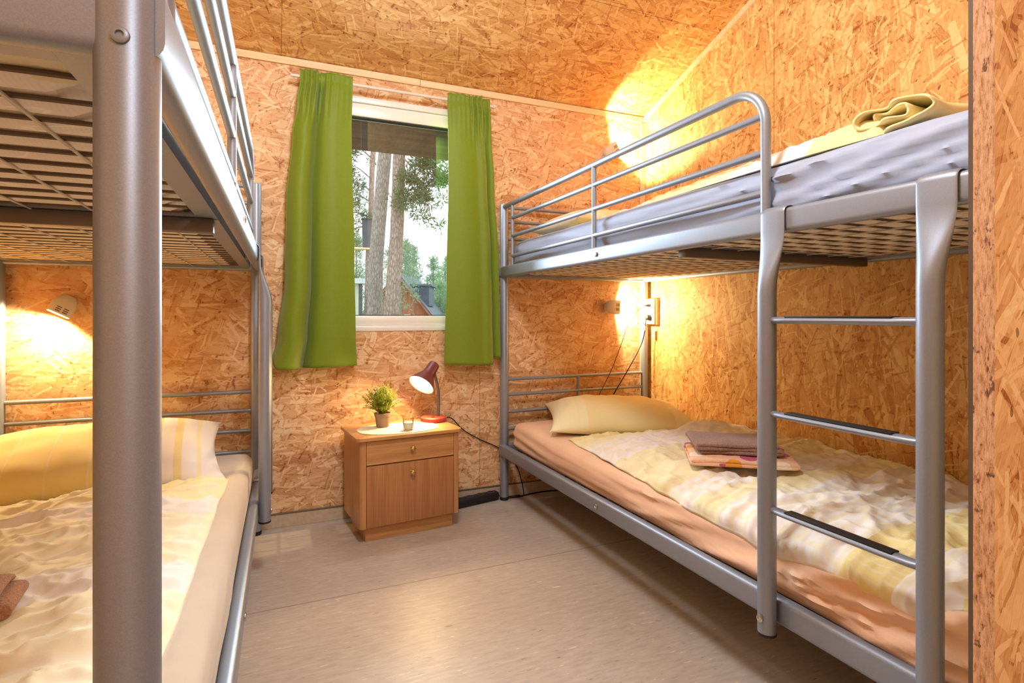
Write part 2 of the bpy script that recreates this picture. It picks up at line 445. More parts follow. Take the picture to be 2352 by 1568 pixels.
def bolt(par, x, s, z, nx=-1, r=.0095):
    bm = bmesh.new()
    n = 18
    pr = [(0.0, r), (.0025, r), (.004, r * .8), (.004, r * .5), (.0022, r * .42)]
    rings(bm, [[(x + nx * d, -s + rr * cos(2 * pi * k / n), z + rr * sin(2 * pi * k / n)) for k in range(n)] for d, rr in pr])
    return put('bolt', bm, M['steel'], par)

def make_bed(label, loc, rotz, mid, clip=False):
    b = thing('bunk_bed', label, 'bunk bed', loc, rotz, None)
    S = M['silver']; L, W = BED_L, BED_W
    for x in (0, W):
        for s in (0, L):
            bm = bmesh.new()
            lathe(bm, [(.0228, .012), (.0228, 1.605), (.021, 1.612), (.012, 1.615)], 24, x, -s)
            p = put('post', bm, S, b)
            bm = bmesh.new(); lathe(bm, [(.0222, 0.0), (.0238, .002), (.0238, .016), (.0229, .018)], 24, x, -s); put('foot_cap', bm, M['black_rubber'], p)
    for x in (0, W):
        for z0, z1 in ((ZU0, ZU1), (ZL0, ZL1)):
            bm = bmesh.new(); xo = -.010 if x == 0 else .004
            flat_tube(bm, (x + xo, .010, (z0 + z1) / 2), (x + xo, -L - .010, (z0 + z1) / 2), .034, z1 - z0, .013)
            put('side_rail', bm, S, b)
    for s in (0, L):
        for z0, z1 in ((ZU0, ZU1), (ZL0, ZL1)):
            bm = bmesh.new(); flat_tube(bm, (.015, -s, (z0 + z1) / 2), (W - .015, -s, (z0 + z1) / 2), .026, z1 - z0, .009)
            put('end_rail', bm, S, b)
        for z in (1.598, 1.520, 1.425, .658, .573, .480, .385):
            bm = bmesh.new(); tube(bm, [(.012, -s, z), (W - .012, -s, z)], .0092, 12); put('headboard_rail', bm, S, b)
        for z0, z1 in ((1.272, 1.598), (.306, .658)):
            bm = bmesh.new(); tube(bm, [(W / 2, -s, z0 - .01), (W / 2, -s, z1)], .0088, 12); put('headboard_bar', bm, S, b)
    # guard rail with its hooped end
    xg = -.004
    hoop = [(xg, -.02, 1.597), (xg, -1.66, 1.603)]
    for k in range(1, 13):
        a = pi / 2 * k / 12; hoop.append((xg, -1.66 - .10 * sin(a), 1.503 + .10 * cos(a)))
    hoop.append((xg, -1.76, ZU1 - .02))
    bm = bmesh.new(); tube(bm, hoop, .0128, 16); put('guard_hoop', bm, S, b)
    for z in (1.520, 1.425, 1.320):
        bm = bmesh.new(); tube(bm, [(xg, -.122, z), (xg, -1.752, z + .004)], .0098, 12); put('guard_rail', bm, S, b)
    for s in (.122, .928):
        bm = bmesh.new(); tube(bm, [(xg, -s, ZU1 - .012), (xg, -s, 1.596)], .0098, 12); put('guard_bar', bm, S, b)
    # mesh base of the upper bunk in two framed halves
    for i, (s0, s1) in enumerate(((.03, mid - .006), (mid + .006, L - .03))):
        bm = bmesh.new(); zt, zb = 1.247, 1.224
        for x0, x1 in ((.022, .062), (W - .062, W - .022)):
            box(bm, x0, x1, -s1, -s0, zb, zb + .004)
        box(bm, .022, .026, -s1, -s0, zb + .0041, zt); box(bm, W - .026, W - .022, -s1, -s0, zb + .0041, zt)
        for ya, yb in ((-s0 - .032, -s0), (-s1, -s1 + .032)): box(bm, .0622, W - .0622, ya, yb, zb, zb + .004)
        for ya, yb in ((-s0 - .004, -s0), (-s1, -s1 + .004)): box(bm, .0262, W - .0262, ya, yb, zb + .0041, zt)
        fr_ = put('mesh_frame', bm, S, b, smooth=False)
        bm = bmesh.new()
        for k in range(-16, 17):
            y = -(1.156 + .075 * k)
            if not (s0 + .02 < -y < s1 - .02): continue
            tube(bm, [(.03, y, 1.2280), (W - .03, y, 1.2280)], .0030, 6, mi=1)
        for k in range(1, 8):
            x = .03 + (W - .06) * k / 8; tube(bm, [(x, -s0 - .005, 1.2225), (x, -s1 + .005, 1.2225)], .0022, 6)
        put('wire_mesh', bm, [M['wire'], M['wire_shaded']], fr_)
    bm = bmesh.new(); box(bm, .03, W - .03, -mid - .017, -mid + .017, 1.192, 1.2235, 0.003); o = put('cross_bar', bm, M['dark_metal'], b); o['label'] = 'dark grey cross bar under the mesh'
    # lower mesh (seen only between rails)
    bm = bmesh.new(); n = 28
    for k in range(1, n):
        y = -L * k / n; tube(bm, [(.012, y, .262), (W - .012, y, .262)], .0025, 6)
    for k in range(1, 8):
        x = W * k / 8; tube(bm, [(x, -.012, .257), (x, -L + .012, .257)], .0025, 6)
    put('wire_mesh', bm, M['wire'], b)
    # ladder hooked over the upper side rail
    for s in (1.805, 2.178):
        bm = bmesh.new(); xr = -.050; rg = []
        def sec(x, z, hx, hy, tilt=0.0):
            return [(x + hx * cos(2 * pi * k / 24), -s + hy * (abs(sin(2 * pi * k / 24)) ** (1 - .35 * tilt)) * (1 if sin(2 * pi * k / 24) >= 0 else -1), z) for k in range(24)]
        rg.append(sec(xr, .222, .022, .022)); rg.append(sec(xr, .90, .022, .022)); rg.append(sec(xr, 1.06, .022, .022))
        for k in range(1, 9):
            u = ss(0, 1, k / 8); rg.append(sec(xr + .018 * u, 1.06 + .155 * k / 8, .022 + (.0032 - .022) * u, .022 + (.036 - .022) * u, u))
        rg.append(sec(xr + .018, ZU1 - .012, .0032, .036, 1))
        xc, zc, rr = -.010, ZU1 - .012, .022
        for k in range(1, 13):
            a = pi - pi * k / 12; p = Vector((xc + rr * cos(a), 0, zc + .75 * rr * sin(a))); d = Vector((cos(a), 0, sin(a))) * .0032
            rg.append([(p.x - d.x * cos(2 * pi * q / 24), -s + .036 * (abs(sin(2 * pi * q / 24)) ** .65) * (1 if sin(2 * pi * q / 24) >= 0 else -1), p.z - d.z * cos(2 * pi * q / 24)) for q in range(24)])
        last = rg[-1]; rg.append([(x, y, z - .04) for x, y, z in last])
        rings(bm, rg); lr = put('ladder_rail', bm, S, b)
        bm = bmesh.new(); lathe(bm, [(.0215, .2175), (.0228, .219), (.0228, .2245)], 24, xr, -s); put('foot_cap', bm, M['black_rubber'], lr)
    for z in (.995, .766, .531):
        bm = bmesh.new()
        rg = []
        for yy, hw in ((1.822, .010), (1.84, .015), (1.87, .0165), (2.11, .0165), (2.145, .015), (2.16, .010)):
            rg.append([(-.050 + hw * cos(2 * pi * k / 16), -yy, z + .0085 * sin(2 * pi * k / 16)) for k in range(16)])
        rings(bm, rg); rg_o = put('rung', bm, S, b)
        bm = bmesh.new(); box(bm, -.063, -.037, -2.115, -1.865, z + .006, z + .0105, .0015); g = put('grip_strip', bm, M['black_rubber'], rg_o); g['label'] = 'black anti-slip strip'
    bolt(b, -.0285, .98, (ZU0 + ZU1) / 2); bolt(b, -.0285, .98, (ZL0 + ZL1) / 2); bolt(b, -.073, 1.805, .262)
    if clip:
        bm = bmesh.new()
        pts = [(-.031, 0, .255), (-.035, 0, .285), (-.034, 0, .305), (-.024, 0, .3125), (-.008, 0, .3125), (.006, 0, .308)]
        tube(bm, [(x, -2.06, z) for x, y, z in pts], .0028, 8); tube(bm, [(x, -2.075, z) for x, y, z in pts], .0028, 8)
        put('wire_hook', bm, M['steel'], b)
    return b

ROT_R, ROT_L = 0.0052, 0.0165
bed_r = make_bed('silver metal bunk bed on the right with its ladder facing the room', (1.1684, 2.831, 0), ROT_R, 1.40)
# the left bed is the same frame turned round: its guard starts at the near post
lx_n, ly_n = -0.0672 - sin(ROT_L) * 2.30, 2.83 - cos(ROT_L) * 2.30
bed_l = make_bed('silver metal bunk bed cropped by the left border with thick post close up', (lx_n, ly_n, 0), pi - ROT_L, 0.90, clip=True)
# bolt head on the near post, facing the camera
bm = bmesh.new()
ang = math.atan2(0 - ly_n, 0 - lx_n)
pr = [(0.0218, .0066), (.0245, .0064), (.0255, .005), (.0255, .003), (.0235, .0026)]
rings(bm, [[Vector((d, rr * cos(2 * pi * k / 20), rr * sin(2 * pi * k / 20) + 1.2195)) for k in range(20)] for d, rr in pr])
bmesh.ops.rotate(bm, verts=bm.verts[:], cent=(0, 0, 0), matrix=Matrix.Rotation(ang - (pi - ROT_L) - 0.23, 3, 'Z'))
put('bolt', bm, M['silver'], bed_l)

# ------------------------------------------------------------------ mattresses and bedding
M['peach'] = cloth('peach_fitted_sheet', (246, 203, 170))
M['blue'] = cloth('grey_blue_fitted_sheet', (168, 180, 206))
M['beige'] = cloth('beige_fitted_sheet', (200, 186, 168))
M['cream'] = cloth('cream_fitted_sheet', (226, 214, 176))

def ticking_mat():
    t = NT('printed_mattress_ticking')
    v = t.mapping(t.coord(), scale=(9, 14, 1)); 
    n = t.noise(v, 1.0, 1, 0.4, 0.8)
    band = t.math('LESS_THAN', t.math('ABSOLUTE', t.math('SUBTRACT', n.outputs[0], 0.56)), 0.016)
    rib = t.node('ShaderNodeTexWave', wave_type='BANDS', bands_direction='X'); rib.inputs['Scale'].default_value = 60
    t.link(t.coord(), rib.inputs['Vector'])
    c = t.mix(t.math('MULTIPLY', rib.outputs['Fac'], 0.25), lin(238, 226, 210), lin(220, 206, 188))
    return t.fin(t.mix(t.math('MULTIPLY', band, 0.8), c, lin(250, 242, 224)), 0.75, 0, 0.3)
M['ticking'] = ticking_mat()

def rounded_slab(bm, cx, cy, z0, z1, lx, ly, rad, nu, nv, nw, disp=None, e=2.0):
    """rounded box from a subdivided cube; disp(p, n) moves points along their normals"""
    faces = []
    def pt(u, v, w):      # each in -1..1
        h = Vector((lx / 2, ly / 2, (z1 - z0) / 2)); p = Vector((u * h.x, v * h.y, w * h.z))
        core = Vector((max(-h.x + rad, min(h.x - rad, p.x)), max(-h.y + rad, min(h.y - rad, p.y)), max(-h.z + min(rad, h.z * .98), min(h.z - min(rad, h.z * .98), p.z))))
        d = p - core; n = d.normalized() if d.length > 1e-9 else Vector((0, 0, 0))
        q = core + n * min(rad, h.z * .98) if d.length > 1e-9 else p
        q = q + Vector((cx, cy, (z0 + z1) / 2))
        if disp: q = disp(q, n)
        return q
    cache = {}
    def vert(i, j, k):
        if (i, j, k) not in cache:
            # denser near the edges
            f = lambda a, n: -cos(pi * a / n) * .5 + (2 * a / n - 1) * .5
            cache[(i, j, k)] = bm.verts.new(pt(f(i, nu), f(j, nv), f(k, nw)))
        return cache[(i, j, k)]
    for i in range(nu):
        for j in range(nv):
            for k in (0, nw): bm.faces.new((vert(i, j, k), vert(i + 1, j, k), vert(i + 1, j + 1, k), vert(i, j + 1, k)))
    for i in range(nu):
        for k in range(nw):
            for j in (0, nv): bm.faces.new((vert(i, j, k), vert(i + 1, j, k), vert(i + 1, j, k + 1), vert(i, j, k + 1)))
    for j in range(nv):
        for k in range(nw):
            for i in (0, nu): bm.faces.new((vert(i, j, k), vert(i, j + 1, k), vert(i, j + 1, k + 1), vert(i, j, k + 1)))
    return bm

def mattress(name_label, x0, x1, y0, y1, z0, z1, sheet, seed, creases=0.004, front=-1, sag=0.0, ticks=False, rotz=0.0):
    cx, cy = (x0 + x1) / 2, (y0 + y1) / 2
    root = thing('mattress', name_label, 'mattress', (cx, cy, z0), rotz)
    lx, ly, hz = x1 - x0, y1 - y0, z1 - z0
    def disp(q, n):
        # long tension creases of the sheet on the sides
        tl = q.z + .05 * sin(q.y * 2.2 + seed) + .06 * nz(q.y * 1.5, seed, 2)
        w = nz(q.y * 1.3 + seed, tl * 30, seed) * 0.7 + (1 - 2 * abs(nz(q.y * 2.2 + q.z * 5, tl * 46, seed + 3))) * 0.5 * (.4 + ss(.3, -.8, q.y)) + max(0, 1 - abs(nz(q.y * 1.1 + seed, (q.z + .10 * sin(q.y * 1.6 + seed)) * 24, seed + 8)) * 5) * 1.1 * (.25 + ss(.25, -.7, q.y))
        side = 1 - abs(n.z)
        lump = nz(q.x * 3 + seed, q.y * 3, 5) * .006 + nz(q.x * 9, q.y * 9, seed) * .0018
        return q + n * (creases * w * side + lump * max(0, n.z)) + Vector((0, 0, -sag * max(0, 1 - (2 * q.y / ly) ** 2) * (q.z / hz if hz else 0)))
    bm = bmesh.new(); rounded_slab(bm, 0, 0, 0.018, hz, lx, ly, .040, 20, 150, 18, disp)
    sh = put('fitted_sheet', bm, sheet, root, angle=80)
    bm = bmesh.new()
    per = .075
    def fn(u, v):
        x = -lx / 2 + .012 + u * (lx - .024); y = -ly / 2 + .012 + v * (ly - .024)
        ed = min(ss(0, .06, u), ss(0, .06, 1 - u), ss(0, .02, v), ss(0, .02, 1 - v))
        z = .012 - ed * (.003 + .018 * abs(sin(pi * (y + 9) / per)) ** .45)
        return (x, y, z + (1 - ed) * .012)
    grid(bm, 16, 340 if ticks else 40, fn)
    put('ticking', bm, M['ticking'], root, angle=80)
    return root

mattress('mattress under peach sheet on the lower right bunk', 1.192, 2.085, .57, 2.775, .266, .432, M['peach'], 1.0, .013, sag=.012)
mattress('mattress under grey blue sheet on the upper right bunk', 1.196, 2.088, .56, 2.79, 1.233, 1.402, M['blue'], 2.0, .009, ticks=True)
mattress('mattress under beige sheet on the lower left bunk', -.985, -.091, .62, 2.62, .266, .432, M['beige'], 3.0, .004, rotz=-ROT_L)
mattress('cream edged mattress seen from below on the upper left bunk', -1.020, -.122, .583, 2.79, 1.233, 1.362, M['cream'], 4.0, .003, ticks=True, rotz=-ROT_L)

bm = bmesh.new()
def hem(u, v):
    x = -1.01 + .87 * u; w = .055 + .018 * nz(x * 7, 2, 1)
    return (x - .017, .585 + .012 + w * v, 1.2275 + .004 * sin(v * pi) + .0035 * nz(x * 26 + v * 6, v * 4, 3) * (.3 + v))
grid(bm, 120, 8, hem)
for o in list(COL.objects):
    if o.get('label', '').startswith('cream edged mattress'):
        h_ = put('gathered_hem', bm, M['cream'], o); h_.matrix_parent_inverse = (Matrix.Translation(o.location) @ Matrix.Rotation(-ROT_L, 4, 'Z')).inverted()

def pillow(label, mat, cx, cy, z, lx, ly, h, rotz, seed, tiltx=0.0, tilty=0.0):
    bm = bmesh.new(); N = 44
    def hh(u, v):
        a = max(0.0, 1 - abs(u) ** 2.6); b = max(0.0, 1 - abs(v) ** 2.6)
        return (a * b) ** .55
    def pos(u, v, sgn):
        pinch = 1 - .10 * (1 - abs(u) ** 2) * abs(v) ** 3 - 0
        pin2 = 1 - .08 * (1 - abs(v) ** 2) * abs(u) ** 3
        x = u * lx / 2 * pin2; y = v * ly / 2 * pinch
        t_ = hh(u, v) * h / 2
        wr = nz(x * 9 + seed, y * 9, 2) * .010 + nz(x * 22, y * 7 + seed, 1) * .006
        if sgn > 0: zz = t_ * 1.25 + wr * hh(u, v)
        else: zz = -t_ * .75
        return Vector((x, y, zz + nz(u * 3, v * 3, seed) * .004))
    top = [[None] * (N + 1) for _ in range(N + 1)]; bot = [[None] * (N + 1) for _ in range(N + 1)]
    for i in range(N + 1):
        for j in range(N + 1):
            u, v = 2 * i / N - 1, 2 * j / N - 1
            u, v = u * .55 + .45 * sin(u * pi / 2), v * .55 + .45 * sin(v * pi / 2)
            top[i][j] = bm.verts.new(pos(u, v, 1))
            bot[i][j] = top[i][j] if i in (0, N) or j in (0, N) else bm.verts.new(pos(u, v, -1))
    for i in range(N):
        for j in range(N):
            bm.faces.new((top[i][j], top[i + 1][j], top[i + 1][j + 1], top[i][j + 1]))
            try: bm.faces.new((bot[i][j], bot[i][j + 1], bot[i + 1][j + 1], bot[i + 1][j]))
            except ValueError: pass
    o = put('pillow', bm, mat, None, angle=120, loc=(cx, cy, z)); o.rotation_euler = (tiltx, tilty, rotz)
    return tag(o, label, 'pillow')

YEL, PALE, WHT, MID = (238, 218, 150), (246, 234, 190), (246, 240, 234), (242, 225, 166)
M['pillow_r'] = striped('yellow_cream_pillowcase', [(0, PALE), (.27, MID), (.80, PALE)], 0, -.4, .4,
                        [(0, .045, .12, MID, .35)], warp=.01)
M['pillow_l'] = striped('yellow_striped_pillowcase', [(0, YEL), (.70, MID), (.745, WHT), (.80, MID), (.83, WHT), (.89, PALE), (.905, WHT)], 0, -.4, .4,
                        [(0, .11, .05, WHT, .3)], warp=.008)
pillow('cream and yellow pillow at the head of the lower right bunk', M['pillow_r'], 1.66, 2.47, .478, .74, .56, .15, -.42, 1.5, R(4), 0)
pillow('yellow pillow with white striped end on the lower left bunk', M['pillow_l'], -.572, 2.43, .487, .80, .56, .165, .10, 4.2, R(11), 0)
pillow('cream pillow at the far end of the upper right bunk', M['pillow_r'], 1.60, 2.46, 1.452, .70, .50, .13, .05, 7.7, 0, 0)

def duvet(label, mat, ys, front, back, ztop, thick, drop, edge_x, side, seed, nU=150, nV=90, amp=.012, far=None, extra=None, thin=.010, slope=None):
    """quilt lying on a mattress; front(y) = x of its front edge measured over the top, falling over the mattress side where it passes edge_x"""
    bm = bmesh.new()
    y0, y1 = ys
    def surf(u, v, lower):
        y = y0 + (y1 - y0) * u
        xf, xb = front(y), back(y)
        ylo = y
        x = xb + (xf - xb) * v
        if far: y = y + far(x) * ss(.55, 1, u)
        e = min(ss(0, .035, 1 - v), ss(0, .02, v), ss(0, .02, u), ss(0, .02, 1 - u))
        th = thick * (.30 + .70 * min(ss(0, .22, 1 - v) , ss(0, .10, 1 - u) * .6 + .4))
        r1 = 1 - abs(nz(x * 5 + y * 1.3 + seed, y * 9 - x * 2, seed))
        r2 = 1 - abs(nz(x * 13 - y * 6, y * 15 + x * 3 + seed, seed + 7))
        puff = nz(x * 2.4, y * 2.1, seed + 11)
        rim = ss(.72, .96, v)
        r3 = nz(x * 8, y * 34, seed + 3) * rim
        wx, wy = x + .05 * nz(x * 4, y * 4, seed + 20), y + .05 * nz(x * 4, y * 4, seed + 30)
        r4 = max(0, 1 - abs(nz(wx * 7 + wy * 5, wy * 8 - wx * 3, seed + 40)) * 4.5) ** 1.5 + .7 * max(0, 1 - abs(nz(wx * 16 - wy * 9, wy * 20 + wx * 5, seed + 50)) * 5) ** 1.5
        wr = (r1 - .72) * amp * 1.5 + (r2 - .72) * amp * .75 + puff * amp * 1.1 + r3 * amp * .5 + (r4 - .3) * amp * .42
        z = ztop + (th + wr) * e + .003
        if extra: z += extra(x, y) * e
        if lower: z = min(z - thin, ztop + max(0.002, (th + wr) * e * .3))
        # the part beyond the mattress edge bends down
        over = (edge_x - x) * (-side) if False else ((x - edge_x) if side > 0 else (edge_x - x))
        rr = .045
        if over > -rr:
            a = min((over + rr) / rr, pi / 2); rest = max(0.0, over + rr - rr * pi / 2)
            hgt = z - ztop
            px = edge_x + (-rr + (rr + hgt) * sin(a)) * (1 if side > 0 else -1)
            pz = ztop - rr + (rr + hgt) * cos(a) - rest
            flare = (.010 + .008 * nz(y * 16, rest * 10, seed)) * ss(0, .06, rest)
            px += flare * (1 if side > 0 else -1)
            return Vector((px, y, pz))
        return Vector((x, y, z))
    T = [[bm.verts.new(surf(i / nU, j / nV, False)) for j in range(nV + 1)] for i in range(nU + 1)]
    Bt = [[(T[i][j] if (i in (0, nU) or j in (0, nV)) else bm.verts.new(surf(i / nU, j / nV, True))) for j in range(nV + 1)] for i in range(nU + 1)]
    for i in range(nU):
        for j in range(nV):
            bm.faces.new((T[i][j], T[i + 1][j], T[i + 1][j + 1], T[i][j + 1]))
            try: bm.faces.new((Bt[i][j], Bt[i][j + 1], Bt[i + 1][j + 1], Bt[i + 1][j]))
            except ValueError: pass
    o = put('duvet', bm, mat, None, angle=120)
    return tag(o, label, 'duvet')

thin_r = [(1, .052, .30, MID, .40), (0, .060, .22, MID, .35), (0, .017, .25, WHT, .25)]
M['duvet_r'] = striped('yellow_white_check_duvet', [(0, MID), (.08, WHT), (.13, YEL), (.20, WHT), (.40, PALE), (.45, WHT), (.52, PALE), (.70, WHT), (.84, PALE), (.90, YEL)], 1, .5, 2.4, thin_r, warp=.03)
fr_tab = [(.55, 1.20), (.64, 1.25), (.71, 1.168), (.78, 1.172), (.9, 1.186), (1.09, 1.168), (1.3, 1.180), (1.5, 1.192), (1.75, 1.212), (2.03, 1.238), (2.33, 1.266)]
duvet('rumpled yellow and white duvet on the lower right bunk', M['duvet_r'], (.58, 2.30), lambda y: lerpt(fr_tab, y) + .010 * nz(y * 9, 3, 1), lambda y: 2.07,
      .428, .045, 0, 1.192, -1, 2.7, 240, 130, .020, far=lambda x: -.20 * ss(1.3, 2.0, x), extra=lambda x, y: .045 * math.exp(-((x - 1.88) / .16) ** 2 - ((y - 2.07) / .10) ** 2))
thin_l = [(0, .085, .4, MID, .18), (1, .12, .3, WHT, .25)]
M['duvet_l'] = striped('yellow_cream_duvet', [(0, (246, 236, 206)), (.42, WHT), (.5, (246, 236, 206)), (.72, WHT), (.80, PALE), (.93, MID)], 1, .6, 2.3, thin_l, warp=.03)
fl_tab = [(.6, -.20), (1.0, -.165), (1.4, -.160), (1.8, -.150), (2.2, -.138)]
duvet('rumpled yellow and cream duvet on the lower left bunk', M['duvet_l'], (.66, 2.19), lambda y: lerpt(fl_tab, y) + .006 * nz(y * 6, 8, 1), lambda y: -.97,
      .432, .026, 0, -.095, 1, 9.3, 260, 150, .019, far=lambda x: -.10 * ss(-.25, -.75, -abs(x)) if False else -.08 * ss(.2, .8, -x))
M['duvet_u'] = striped('white_yellow_rolled_duvet', [(0, MID), (.185, WHT), (.33, PALE), (.40, MID), (.55, PALE), (.64, WHT), (.80, YEL), (.92, WHT)], 1, .65, 2.45, [(1, .10, .2, MID, .3)], warp=.012)
fu_tab = [(.66, 1.27), (.80, 1.222), (1.0, 1.212), (1.6, 1.220), (2.3, 1.235)]
duvet('white and yellow duvet along the upper right bunk', M['duvet_u'], (.80, 2.36), lambda y: lerpt(fu_tab, y), lambda y: 2.06,
      1.398, .068, 0, 1.15, -1, 5.1, 150, 70, .012, extra=lambda x, y: .022 * ss(1.25, .92, y) - .028 * ss(1.5, 2.2, y))
# the duvet's near end is rolled up
def roll():
    bm = bmesh.new()
    pts = []
    turns = 1.6; n = 60
    for i in range(n + 1):
        a = 2 * pi * turns * i / n; r = .016 + .026 * (i / n)
        pts.append((r * cos(a) * 2.3, r * sin(a) * .80 + .004 * sin(3 * a)))
    # tail lying toward the far end
    for k in range(1, 9): pts.append((pts[n][0] + .0 + .012 * k, pts[n][1] - .002 * k))
    m = 44
    def fn(u, v):
        k = u * (len(pts) - 1); i = min(int(k), len(pts) - 2); f = k - i
        y = pts[i][0] * (1 - f) + pts[i + 1][0] * f; z = pts[i][1] * (1 - f) + pts[i + 1][1] * f
        x = 1.232 + v * .80
        wob = .012 * nz(y * 14, z * 20, v * 3) * ss(.25, 0, v) ; 
        return (x + .03 * nz(y * 20, z * 25, 3) * (1 - ss(0, .2, v)) + wob, .800 + y + .010 * nz(v * 5, u * 9, 1), 1.444 + z + .012 * nz(v * 6, u * 8, 4))
    grid(bm, 110, m, fn)
    o = put('rolled_end', bm, M['duvet_u'], None, angle=120)
    md = o.modifiers.new('thickness', 'SOLIDIFY'); md.thickness = .005
    return o
ro = roll()
for o in list(COL.objects):
    if o.name.startswith('duvet') and o.get('label', '').startswith('white and yellow duvet along'):
        ro.parent = o; ro['label'] = 'yellow rolled up near end'

# ------------------------------------------------------------------ towels
def terry(name, rgb):
    t = NT(name); n = t.noise(t.coord(), 260, 2, 0.7); n2 = t.noise(t.coord(), 9, 2)
    c = lin(*rgb); d = tuple(x * .62 for x in c[:3]) + (1,); u = tuple(min(1, x * 1.15) for x in c[:3]) + (1,)
    f = t.math('ADD', t.math('MULTIPLY', n.outputs[0], .75), t.math('MULTIPLY', n2.outputs[0], .25))
    t.bump(n.outputs[0], 0.9, 0.006)
    return t.fin(t.ramp(f, [(.36, d), (.62, u)]), 0.95, 0, 0.1, Sheen_Weight=0.3)
M['towel_b'] = terry('taupe_terry', (176, 138, 122))
M['towel_d'] = terry('brown_terry', (190, 140, 110))
def floral():
    t = NT('orange_pink_print_towel')
    vo = t.node('ShaderNodeTexVoronoi', voronoi_dimensions='3D'); vo.inputs['Scale'].default_value = 15
    t.link(t.coord(), vo.inputs['Vector'])
    s_ = t.node('ShaderNodeSeparateColor'); t.link(vo.outputs['Color'], s_.inputs[0])
    dot = t.math('LESS_THAN', vo.outputs['Distance'], 0.42)
    hue = t.ramp(s_.outputs[0], [(0, lin(204, 92, 130)), (.42, lin(240, 160, 60)), (.75, lin(250, 226, 204))], 'CONSTANT')
    c = t.mix(dot, lin(246, 196, 160), hue); n = t.noise(t.coord(), 300, 1); t.bump(n.outputs[0], .5, .004)
    return t.fin(c, 0.95, 0, 0.1, Sheen_Weight=0.2)
M['towel_p'] = floral()

def folded(label, mat, cx, cy, z, lx, ly, layers, lt, rotz, seed, skew=0.0, fold_end=1):
    """towel folded to a stack of layers joined at one long fold"""
    bm = bmesh.new()
    prof = []
    # serpentine profile in (x,z), layers joined alternately at the ends
    hx = lx / 2
    for k in range(layers):
        za = k * lt; d = 1 if k % 2 == 0 else -1
        n = 12
        for i in range(n + 1):
            prof.append((d * (-hx + lx * i / n) * (1 - .012 * k), za))
        if k < layers - 1:
            for i in range(1, 5):
                a = -pi / 2 + pi * i / 5; prof.append((d * (hx * (1 - .012 * k) + lt / 2 * cos(a)), za + lt / 2 + lt / 2 * sin(a)))
    nV = 30
    def fn(u, v):
        k = u * (len(prof) - 1); i = min(int(k), len(prof) - 2); f = k - i
        x = prof[i][0] * (1 - f) + prof[i + 1][0] * f; zz = prof[i][1] * (1 - f) + prof[i + 1][1] * f
        y = (v - .5) * ly + .010 * nz(x * 7 + seed, zz * 60, 1) * (abs(v - .5) * 2)
        zz += (.010 * nz(x * 6, y * 6, seed) + .004) * (zz / (lt * layers) + .12) - .012 * (abs(v - .5) * 2) ** 4 * (zz / (lt * layers))
        return (x + skew * y, y, zz)
    grid(bm, len(prof) - 1, nV, fn)
    o = put('folded_towel', bm, mat, None, angle=100, loc=(cx, cy, z), rotz=rotz)
    md = o.modifiers.new('thickness', 'SOLIDIFY'); md.thickness = lt * .92; md.offset = 0
    sb = o.modifiers.new('smooth', 'SUBSURF'); sb.levels = 1; sb.render_levels = 1
    return tag(o, label, 'towel')
folded('orange and pink patterned towel folded under the taupe towel', M['towel_p'], 1.53, 1.53, .500, .34, .27, 2, .014, -.62, 2.0)
folded('taupe terry towel folded on top of the patterned towel', M['towel_b'], 1.535, 1.555, .532, .27, .235, 3, .013, -.56, 6.0)
folded('brown terry towel at the left border on the left duvet', M['towel_d'], -.592, 1.300, .476, .30, .115, 3, .016, .10, 3.0)

# ------------------------------------------------------------------ curtains
def curtain_mat():
    t = NT('green_curtain_fabric'); n = t.noise(t.mapping(t.coord(), scale=(1, 1, 1)), 420, 1); c = t.ramp(n.outputs[0], [(.3, lin(116, 140, 24)), (.7, lin(128, 152, 32))])
    m = t.fin(c, 0.55, 0, 0.35, Sheen_Weight=0.25)
    tl = t.node('ShaderNodeBsdfTranslucent'); tl.inputs[0].default_value = lin(150, 170, 30)
    mx = t.node('ShaderNodeMixShader'); mx.inputs[0].default_value = 0.12
    t.link(t.b.outputs[0], mx.inputs[1]); t.link(tl.outputs[0], mx.inputs[2]); t.link(mx.outputs[0], t.n['Material Output'].inputs[0])
    return m
M['curtain'] = curtain_mat()
ROD_Z, ROD_Y = 2.130, BY - .07

def curtain(label, zb, left, right, folds, seed, gc):
    """left/right: tables z -> x of the borders; folds: list of (position 0..1, width, depth at bottom, depth at top)"""
    bm = bmesh.new(); nu, nv = 150, 90
    zt = ROD_Z + .030
    def fn(u, v):
        z = zb(u) + (zt - zb(u)) * v
        xl, xr = lerpt(left, z), lerpt(right, z)
        t_ = (z - .76) / (ROD_Z - .76)
        y = 0.0; dx = 0.0
        for p, w, db, dt in folds:
            g = (u - p) / w; d = db + (dt - db) * max(0, min(1, t_)); y += d * math.exp(-g * g)
            dx += .35 * d * g * math.exp(-g * g) * (1 - .3 * t_)
        # gathers on the rod
        ga = ss(.80, 1.0, t_); y += ga * .010 * sin(u * 62 + seed) * (math.exp(-((u - gc) / .24) ** 2) + .08)
        y += (1 - ga) * .003 * nz(u * 2.5, z * 2.2, seed)
        pocket = math.exp(-((z - ROD_Z) / .014) ** 2)
        if y < 0: y *= 1 - math.exp(-((z - ROD_Z) / .035) ** 2)
        x = xl + (xr - xl) * u + dx
        yy = ROD_Y - .012 - y * (1 - .6 * pocket) + .004 * math.exp(-((z - ROD_Z + .02) / .006) ** 2)
        zz = z + (.0022 * sin(u * 46 + seed) + .004 * nz(u * 14, 1, seed)) * ss(.965, 1, v)
        return (x, yy, zz)
    grid(bm, nu, nv, fn)
    o = put('curtain', bm, M['curtain'], None, angle=150)
    md = o.modifiers.new('thickness', 'SOLIDIFY'); md.thickness = .0022; md.offset = 0
    return tag(o, label, 'curtain', None)
